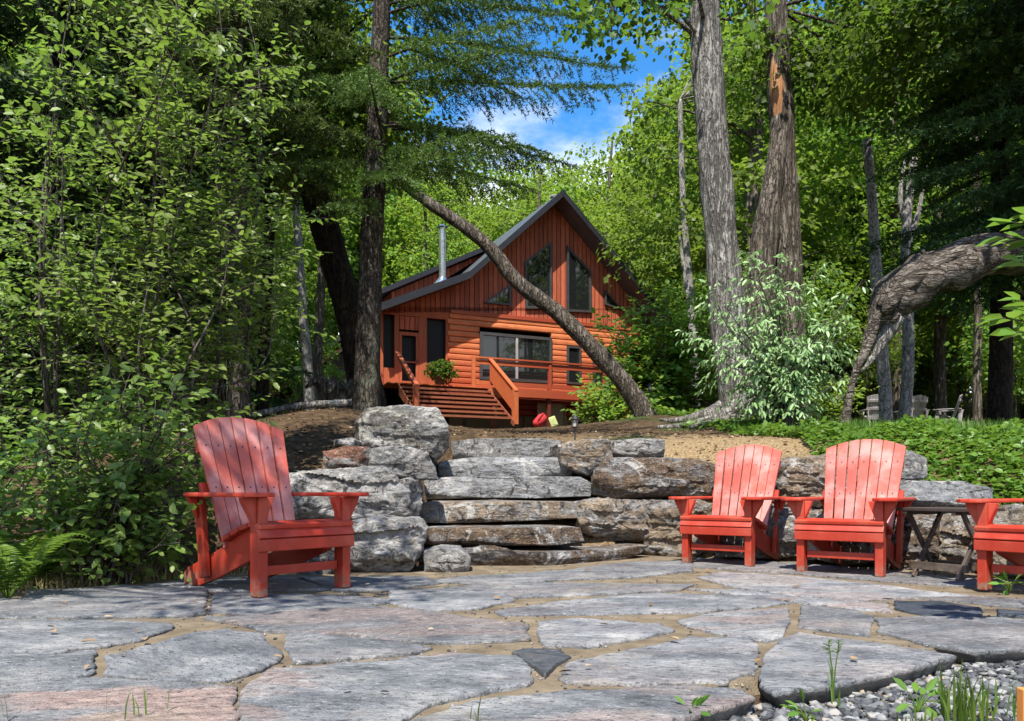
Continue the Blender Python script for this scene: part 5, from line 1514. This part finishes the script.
# ------------------------------------------------------------------ shrubs on the right
def bush(name, label, px, Y, ells, mat, L_, W_, per=34, rad=.4, stems=8, kind='diamond', group=None, **k):
    x = (px - CX) * Y / FPX
    return shrub(name, label, 'shrub', group, (x, Y, TZ(x, Y) - .03), [(S(a, b2, Y + dy), r, n) for a, b2, dy, r, n in ells], M[mat], L_, W_, kind, per, rad, stems, stem_r=.02, spread=.3, **k)
def bushy(name, label, px, Y, tl, mat, L_, W_, sy=.4, k=2, **kw):
    x = (px - CX) * Y / FPX
    return twiggy(name, label, 'shrub', None, (x, Y, TZ(x, Y) - .04), tips(tl, Y, .12, sy, .10, k), M[mat], L_, W_, **kw)
bushy('pale_shrub', 'pale green shrub with drooping leaves before the twin trunks', 788, 11.6, [(715, 285), (742, 262), (768, 270), (792, 258), (825, 268), (852, 290), (868, 330), (755, 300), (835, 320), (700, 330), (840, 372), (800, 330), (760, 330), (730, 345), (715, 380), (770, 380), (815, 385), (790, 350)], 'pale', .115, .044,
      branch=(.3, .62), bstep=.17, twig=(.12, .26), tstep=.115, lstep=.042, start=.25, stem_r=.018, droop=1.3, up=.2, tilt=.4)
bushy('lime_shrub', 'small yellow green shrub below the broken old trunk', 832, 13.0, [(815, 385), (835, 372), (852, 390), (825, 400), (842, 402)], 'lime', .09, .055, .2, 3, branch=(.2, .4), bstep=.1, tstep=.1, lstep=.045, stem_r=.01)
bushy('leafy_bush', 'big leafy bush hiding the right end of the cabin', 662, 23, [(620, 330), (640, 295), (665, 300), (690, 310), (715, 345), (700, 380), (650, 345), (675, 350), (630, 370), (610, 350), (655, 390), (725, 395), (690, 400), (620, 395), (600, 330), (710, 320)], 'far', .20, .14, .6, 3, branch=(.6, 1.2), bstep=.26, twig=(.25, .5), tstep=.22, lstep=.085, start=.2, stem_r=.03)
bushy('leafy_bush', 'low light green bush beside the right end of the deck', 606, 20, [(575, 408), (590, 385), (612, 370), (635, 385), (655, 400), (600, 405), (630, 410), (580, 420), (590, 410), (620, 395)], 'far', .15, .10, .45, 3, branch=(.4, .8), bstep=.2, twig=(.2, .4), tstep=.17, lstep=.07, start=.15, stem_r=.02)
g = W3(Wp(440, 384, -1.2)[0], -1.2, zd)
pt = empty('potted_plant', g, 0, 'leafy green potted plant on the deck beside the screened porch', 'plant')
m = MB(); m.tube([(0, 0, 0), (0, 0, .02), (0, 0, .30), (0, 0, .33)], [.15, .16, .21, .22], 14); m.build('pot', M['shingle'], pt)
C, O = ell_points((0, 0, .55), (.5, .4, .34), 34, .2)
leaf_object('foliage', [clumps(C, O, .2, 28, .15, .07, 'oval', .3, .6, .4)], M['maple'], pt)

# twig with big leaves reaching in at the right edge
sx, sy = 2.35, 3.05
sg = empty('sapling', (sx, sy, -.05), 0, 'sapling twigs with big bright leaves reaching in at the right picture edge', 'plant')
mb = MB(); tips = [(1012, 222, 3.0), (1004, 238, 3.05), (1020, 300, 3.0), (1003, 318, 3.0), (1016, 332, 2.95), (1030, 215, 3.0), (1026, 240, 3.0), (1030, 312, 3.0), (1022, 262, 3.05)]
main, rr = smooth_path([(0, 0, 0), (.05, 0, .6), (-.02, .02, 1.3), (.02, 0, 2.0)], [.018, .015, .011, .005], .15); mb.tube(main, rr, 7)
p0, A, N = [], [], []
for px, py, Y in tips:
    c = P(px, py, Y) - sg.location; a = min(main, key=lambda q: (q - c).length + max(0, q.z - c.z + .1) * 2)
    pts = smooth_path([a, a.lerp(c, .5) + Vector((0, 0, .04)), c], step=.06); mb.tube(pts, [.006 - .004 * i / (len(pts) - 1) for i in range(len(pts))], 5)
    d = (c - a).normalized()
    for k in range(5):
        q = pts[-1 - k // 2] if len(pts) > 3 else c; sd = Vector((d.y, -d.x, 0)) * (1 if k % 2 else -1)
        p0.append(q[:]); A.append((d * .6 + sd * .7 * (k > 0) + Vector((0, 0, random.uniform(-.3, .1))))[:]); N.append((random.gauss(0, .35), random.gauss(-.35, .35), 1))
mb.build('stems', M['twig'], sg, smooth=True)
leaf_object('foliage', [leaves(np.array(p0), np.array(A), np.array(N), rng.uniform(.075, .11, len(p0)), rng.uniform(.045, .06, len(p0)), 'oval')], M['cover'], sg)

# ------------------------------------------------------------------ ground cover, undergrowth
def scatter(name, n, region, mat, L_, W_, hmax, kind='diamond', label=None, tilt=.6, dens=None):
    p, N, A = [], [], []
    while len(p) < n:
        x, y = region()
        h = hmax * (.25 + 1.7 * max(0, .25 + noise.noise(Vector((x * 1.3, y * 1.3, 2.0)))) + 1.4 * max(0, noise.noise(Vector((x * 3.3, y * 3.3, 5.0)))))
        if dens and random.random() > dens(x, y): continue
        p.append((x, y, TZ(x, y) + h * random.uniform(.15, 1) ** .7))
    n = len(p); N = np.array([0, 0, 1.0]) + rng.normal(0, tilt, (n, 3)) * np.array([1, 1, .4]); A = rng.normal(size=(n, 3)) * np.array([1, 1, .4])
    s = rng.uniform(.6, 1.3, n)
    o = leaf_object(name, [leaves(np.array(p), A, N, L_ * s, W_ * s, kind)], mat)
    return tag(o, label, None, None, 'stuff')
def reg_cover():
    while True:
        x, y = random.uniform(2.9, 7.5), random.uniform(5.3, 9.5)
        if y - np.interp(x, XW, YW) > .35 + max(0, (3.8 - x)) * .9 : return x, y
scatter('ground_cover', 36000, reg_cover, M['cover'], .060, .046, .10, 'oval', 'bright green leafy ground cover on the bank at the right')
def reg_under():
    while True:
        y = 8.6 + 22 * random.random() ** 1.5; x = random.uniform(1.5, .68 * y + 1.5)
        lim = np.interp(y, [8.5, 10, 12, 16, 22, 31], [3.2, 2.9, 3.1, 3.0, 3.2, 5.5]) + .5 * noise.noise(Vector((x, y * .8, 0)))
        if x > lim: return x, y
scatter('undergrowth', 34000, reg_under, M['under'], .105, .075, .075, 'diamond', 'dark and light green undergrowth on the forest floor at the right')
def reg_left():
    while True:
        y = 5.2 + 22 * random.random() ** 1.6; x = random.uniform(-.68 * y - 2.0, -2.6 - .03 * y)
        if noise.noise(Vector((x * .5, y * .5, 7))) > .0 and not (y < 13 and x > -4.2): return x, y
scatter('low_plants', 12000, reg_left, M['under'], .10, .07, .30, 'diamond', 'scattered low plants on the shaded forest floor at the left')
# tall grass at the right
def blades(n, region, h, w, bend=.35):
    V, F = [], []
    for i in range(n):
        x, y, z = region(); a = random.uniform(0, 6.283); hh = h * random.uniform(.45, 1.1); d = Vector((math.cos(a), math.sin(a), 0)); sd = Vector((-d.y, d.x, 0)); k = len(V); bb = bend * random.uniform(.2, 1.2)
        for t, ww in ((0, .8), (.4, 1), (.75, .6), (1, .05)):
            c = Vector((x, y, z)) + d * (hh * bb * t * t) + Vector((0, 0, hh * t * (1 - .25 * bb * t)))
            V += [(c - sd * w * ww / 2)[:], (c + sd * w * ww / 2)[:]]
        F += [(k + 2 * j, k + 2 * j + 1, k + 2 * j + 3, k + 2 * j + 2) for j in range(3)]
    return np.array(V), [np.array(F)]
def rg():
    while True:
        y = random.uniform(8.6, 14); x = random.uniform(3.6, .68 * y + .5)
        if noise.noise(Vector((x * .6, y * .5, 3))) > -.1: return x, y, TZ(x, y) - .02
tag(leaf_object('long_grass', [blades(6000, rg, .24, .010)], M['grass']), 'long grass growing between the plants at the right', None, None, 'stuff')

# weeds and grass tufts near the camera
def tuft(px, py, n, h, sp, label, w=.006, bend=.3, z=-.05, flower=False):
    g = G(px, py, z); root = empty('grass_tuft', g, 0, label, 'grass tuft')
    leaf_object('blades', [blades(n, lambda: (random.gauss(0, sp), random.gauss(0, sp), 0), h, w, bend)], M['grass'], root)
    if flower:
        mb = MB(); 
        for k in range(2):
            mb.tube([(0, 0, 0), (.01 * k, 0, h * .7), (.03 * k - .01, 0, h * 1.2)], [.0025, .002, .0015], 4)
            for j in range(9): mb.tube([(.03 * k - .01, 0, h * (1 + .03 * j)), (.03 * k - .01 + random.uniform(-.02, .02), random.uniform(-.02, .02), h * (1.04 + .03 * j))], [.002, .001], 4)
        mb.build('seed_head', M['grass'], root)
    return root
tuft(108, 712, 1, .19, .004, 'single dark grass stalk on the pink flagstone at bottom left', flower=False, z=0, bend=.15)
tuft(136, 716, 5, .09, .02, 'tiny grass sprig just right of the dark stalk at bottom left', z=0)
tuft(475, 722, 3, .08, .01, 'short grass blade in the joint at the bottom centre', z=0)
tuft(832, 704, 7, .15, .012, 'thin grass with seed heads in front of the big pale flagstone', flower=True)
tuft(962, 722, 46, .155, .03, 'thick grass tuft growing from the gravel at the lower right', w=.008)
tuft(1008, 716, 14, .13, .03, 'loose grass tuft in the gravel at the right picture edge')
tuft(915, 728, 12, .07, .03, 'low grass tuft in the gravel left of the thick tuft')
tuft(-2, 720, 5, .10, .02, 'grass blades in the bottom left corner', z=0)
def weed(px, py, z, s, label, n=16, mat='cover'):
    g = G(px, py, z); root = empty('weed', g, 0, label, 'weed')
    C, O = ell_points((0, 0, s * .55), (s * .6, s * .6, s * .45), n, .1)
    leaf_object('foliage', [leaves(C, O + np.array([0, 0, .1]), rng.normal(0, .4, (len(C), 3)) + np.array([0, -.2, 1]), s * .75, s * .34, 'oval')], M[mat], root)
    mb = MB()
    for c in C: mb.tube([(0, 0, 0), Vector(c) * .5 + Vector((0, 0, s * .1)), c], [.003, .002, .001], 4, cap=False)
    mb.build('stems', M['grass'], root)
weed(690, 722, -.04, .055, 'green leafy weed under the broken edge at the bottom', 14)
weed(806, 722, -.05, .055, 'green leafy weed in the gravel near the bottom', 10)
weed(918, 712, -.05, .07, 'leafy weed in the gravel beside the low grass tuft', 12)
weed(1010, 592, 0, .085, 'bright green weed beside the front leg of the rightmost red chair', 16)
g = G(1021, 735, -.05)
m = MB(); m.box((0, 0, .055), (.03, .03, .13)); o = m.build('stake', M['orange'], None, bevel=.003); o.location = (g.x + .012, g.y, g.z); tag(o, 'orange wooden stake in the gravel at the bottom right corner', 'stake')
# dead roots and a stump on the mound by the spruce
x, y = P(338, 415, 11.2).x, 11.2
st = empty('stump', (x, y, TZ(x, y) - .05), 0, 'old upturned stump and roots on the mound left of the tall spruce', 'stump')
mb = MB()
for k in range(9):
    a = k * .75; ln = random.uniform(.3, .55)
    p_, r_ = smooth_path([(0, 0, .1), (.5 * ln * math.cos(a), .4 * ln * math.sin(a), .25 + .3 * random.random()), (ln * math.cos(a), ln * .7 * math.sin(a), random.uniform(.0, .6))], [.13, .08, .02], .12); mb.tube(p_, r_, 7, .3, 6)
mb.tube([(0, 0, -.1), (.02, 0, .1), (.05, 0, .26)], [.24, .2, .15], 12, .3, 5); mb.build('wood', M['bark_brown'], st, smooth=True)
for (a, b2, Y, lb) in (((690, 430), (742, 415), 12.6, 'bare branch lying on the mulch at the foot of the massive grey trunk'), ((230, 432), (352, 420), 9.9, 'fallen branch lying on the mound left of the tall spruce')):
    p1, p2 = P(*a, Y), P(*b2, Y + .6)
    p1.z = TZ(p1.x, p1.y) + .05; p2.z = TZ(p2.x, p2.y) + .08
    mid = p1.lerp(p2, .5) + Vector((0, .1, 0)); mid.z = TZ(mid.x, mid.y) + .07
    q, s = smooth_path([Vector(), mid - p1, p2 - p1], [.03, .045, .05], .12); mb = MB(); mb.tube(q, s, 8, .25, 6)
    o = mb.build('fallen_branch', M['bark_grey'], None, smooth=True); o.location = p1; tag(o, lb, 'branch')

# ------------------------------------------------------------------ the forest
def proto(i, mat, L_, W_, n, per, rad, H, cr, cb, group, label):
    h0 = -60
    tr = [(0, 0, -.3), (random.uniform(-.3, .3), 0, H * .3), (random.uniform(-.4, .4), random.uniform(-.3, .3), H * .6), (0, 0, H * .93)]
    zc = H * (1 + cb) / 2
    cr_ = [((0, 0, zc), (cr, cr, H * (1 - cb) / 2), n, .35, .16)]
    for k in range(5):
        a = random.uniform(0, 6.3); cr_.append(((cr * .6 * math.cos(a), cr * .6 * math.sin(a), random.uniform(cb, .8) * H), (cr * .55, cr * .55, H * .1), n // 9, .1, 0))
    return broadleaf('forest_tree', label, 'tree', group, tr, [.26, .2, .15, .04], cr_, M['bark_brown'], M[mat], L_, W_, 'diamond', per, rad, 26, .06, sides=8, flat=.16, tilt=.45)
GF, LF = 'forest trees behind the cabin', 'bright leafy tree of the forest that rises behind the cabin'
GM, LM = 'trees of the woods beside the cabin', 'leafy tree in the woods beside and beyond the cabin'
PF = [proto(i, 'far', .24, .19, 105, 48, .88, 17, 3.6, .25, GF, LF) for i in range(3)]
PMd = [proto(i, 'mid', .17, .13, 105, 60, .68, 13, 2.9, .22, GM, LM) for i in range(3)]
def place(protos, used, x, y, s, rz, sz=1.0):
    k = random.randrange(len(protos)); o = protos[k]
    if k in used: o = copy_tree(o)
    used.add(k)
    o.location = (x, y, TZ(x, y)); o.rotation_euler = (0, 0, rz); o.scale = (s, s, s * sz)
uf, um_ = set(), set()
# behind the cabin: lower where the photo shows sky
y = 43.0
while y < 74:
    x = -.72 * y
    while x < .72 * y:
        xx, yy = x + random.uniform(-1.5, 1.5), y + random.uniform(-1.8, 1.8)
        px = CX + xx * FPX / yy
        if 370 < px < 600: top = random.uniform(140, 185)
        elif 600 <= px < 715: top = random.uniform(108, 158)
        else: top = random.uniform(-20, 60)
        h = CH + (HY - top) * yy / FPX - TZ(xx, yy)
        place(PF, uf, xx, yy, max(.75, h / 17.5) if px > 370 and px < 715 else h / 17.5, random.uniform(0, 6.3))
        x += random.uniform(4.2, 6.2)
    y += 5.2
# beside the cabin
spots = []
for xx, yy in [(-9.5, 30), (-13, 26), (-17, 31), (-11, 37), (-16, 38), (-21, 36), (-14, 20), (-18, 24), (-9.5, 22.5), (-22, 29), (-9, 16.5), (-13, 15.5), (-26, 37),
               (10.5, 30), (14.5, 29.5), (7.6, 26.5), (17.5, 21.0), (16.5, 30), (18.5, 23), (20, 26.5), (21, 33), (12.5, 35), (17, 37), (23, 38), (9.5, 38.5), (27, 36), (17.2, 17.8), (24, 29)]:
    place(PMd, um_, xx + random.uniform(-.6, .6), yy + random.uniform(-.6, .6), random.uniform(.95, 1.35), random.uniform(0, 6.3))
# young understory trees, low crowns
GU, LU = 'saplings in the understory', 'low leafy sapling in the understory among the trunks'
PU = [broadleaf('sapling', LU, 'tree', GU, [(0, 0, -.2), (.1, 0, 1.2), (0, .1, 2.6), (.1, 0, 3.6)], [.04, .035, .025, .01], [((0, 0, 2.4), (1.2, 1.2, 1.7), 60, .1, .1)], M['bark_brown'], M['mid'], .12, .09, 'diamond', 40, .45, 16, .016, sides=6) for _ in range(2)]
uu = set()
for xx, yy in [(-7.2, 19), (-9.5, 20.5), (-6.2, 25), (-11.5, 24), (-12.5, 18.5), (-8.6, 27.5), (-15, 28), (7.8, 21), (12.4, 19), (13, 20.5), (7.6, 23.5), (7.5, 25.5), (15, 24), (8.6, 28), (12.6, 28), (16, 19.5), (6.6, 22.6), (18, 22.5), (-10.5, 14), (-14.5, 22.5), (6.2, 19.2)]:
    place(PU, uu, xx, yy, random.uniform(.75, 1.3), random.uniform(0, 6.3))
y = 37.0
for row in range(2):
    x = -.70 * y
    while x < .72 * y:
        if not (-9.5 < x < 9.5): place(PU, uu, x + random.uniform(-.8, .8), y + random.uniform(-1.5, 1.5), random.uniform(1.5, 2.1), random.uniform(0, 6.3))
        x += 2.6
    y += 6
def reg_far():
    while True:
        y = random.uniform(44, 66); x = random.uniform(-.74 * y, .74 * y)
        if not (-10 < x < 11 and y < 46): return x, y
scatter('far_brush', 26000, reg_far, M['mid'], .62, .45, 6.5, 'diamond', 'dense brush and young growth at the back of the forest')
# fallen leaves on the soil, grit in the joints, dry grass at the patio edge
def reg_litter():
    while True:
        y = 5.9 + 12 * random.random() ** 1.4; x = random.uniform(-.5 * y, .36 * y)
        if y - np.interp(x, XW, YW) > .5 and not (-.8 < x < 1.05 and y < 8.6): return x, y
p, A, N = [], [], []
for k in range(5200):
    x, y = reg_litter(); p.append((x, y, TZ(x, y) + .008)); a = random.uniform(0, 6.3); A.append((math.cos(a), math.sin(a), random.uniform(-.1, .3))); N.append((random.gauss(0, .3), random.gauss(0, .3), 1))
for k in range(55):
    y = random.uniform(2.2, 6.2); x = random.uniform(-.64 * y, .5 * y)
    if in_gravel(x, y): continue
    p.append((x, y, .012)); a = random.uniform(0, 6.3); A.append((math.cos(a), math.sin(a), random.uniform(-.02, .12))); N.append((random.gauss(0, .15), random.gauss(0, .15), 1))
mt = NT('dry_leaf'); g_ = mt.n('NewGeometry')
M['dry'] = mt.done(mt.pbr(mt.ramp(g_.outputs['Random Per Island'], [(0, (.06, .035, .018)), (.4, (.17, .10, .05)), (.75, (.30, .20, .11)), (1, (.42, .33, .22))]), .8, .3))
tag(leaf_object('fallen_leaves', [leaves(np.array(p), np.array(A), np.array(N), rng.uniform(.025, .065, len(p)), rng.uniform(.015, .035, len(p)), 'oval')], M['dry']), 'dry brown leaves fallen on the soil and the flagstones', None, None, 'stuff')
Vs, Fs = [], []
for i in range(2600):
    y = 1.9 + 5.6 * random.random() ** 1.3; x = random.uniform(-.66 * y, .66 * y)
    if in_gravel(x, y) or y > np.interp(x, XW, YW) + .2: 
        x, y = random.uniform(-1.2, .6), random.uniform(2.2, 5.2)
    s = random.uniform(.002, .007)
    w = hv * (1 + rng.uniform(-.35, .35, hv.shape)) * s + np.array([x, y, -.0135 + s * .4])
    Vs.append(w); Fs.append(hf + i * len(hv))
tag(link('joint_grit', mesh_np('joint_grit', np.concatenate(Vs), [np.concatenate(Fs)]), M['gravel']), 'small grit lying in the sandy joints of the patio', None, None, 'stuff')
def rge():
    while True:
        x = random.uniform(-3.9, -1.9); y = np.interp(x, [-3.9, -3.5, -2.85, -2.2, -1.9], [4.3, 4.5, 4.66, 5.25, 5.6]) + abs(random.gauss(0, .22)) + .02
        return x, float(y), TZ(x, float(y)) - .01
mt = NT('dry_grass'); g_ = mt.n('NewGeometry')
M['dry_grass'] = mt.done(mt.pbr(mt.ramp(g_.outputs['Random Per Island'], [(0, (.10, .12, .03)), (.5, (.24, .20, .08)), (1, (.42, .34, .19))]), .7, .3))
tag(leaf_object('edge_grass', [blades(1500, rge, .16, .006, .7)], M['dry_grass']), 'dry grass along the back left edge of the patio', None, None, 'stuff')
# firs standing among the leafy trees of the forest
GFR, LFR = 'firs in the forest behind the cabin', 'dark green fir among the leafy trees of the forest'
fir = conifer('fir_tree', LFR, 'tree', GFR, [(0, 0, -.3), (.05, 0, 6), (-.05, 0, 12), (0, 0, 18)], [.24, .19, .12, .02], 1.5, 17.8, 3.0, M['bark_dark'], M['needle'], dz=.75, per=6, step=.06, nl=.17, nw=.055, tw=.24, twl=.95, droop=.4, lift=.1, sides=8, branch_r=.03)
first = True
for xx, yy, s in [(-15, 41, .9), (-8.5, 47, .78), (2.5, 52, .72), (9.5, 44.5, .72), (14, 33, 1.0), (20, 41, 1.1), (-21, 33, .95), (11.5, 39.5, .85), (25, 36, 1.0), (-26, 45, 1.1), (16.5, 25.5, .8)]:
    o = fir if first else copy_tree(fir); first = False
    o.location = (xx, yy, TZ(xx, yy)); o.rotation_euler = (0, 0, random.uniform(0, 6.3)); o.scale = (s, s, s)
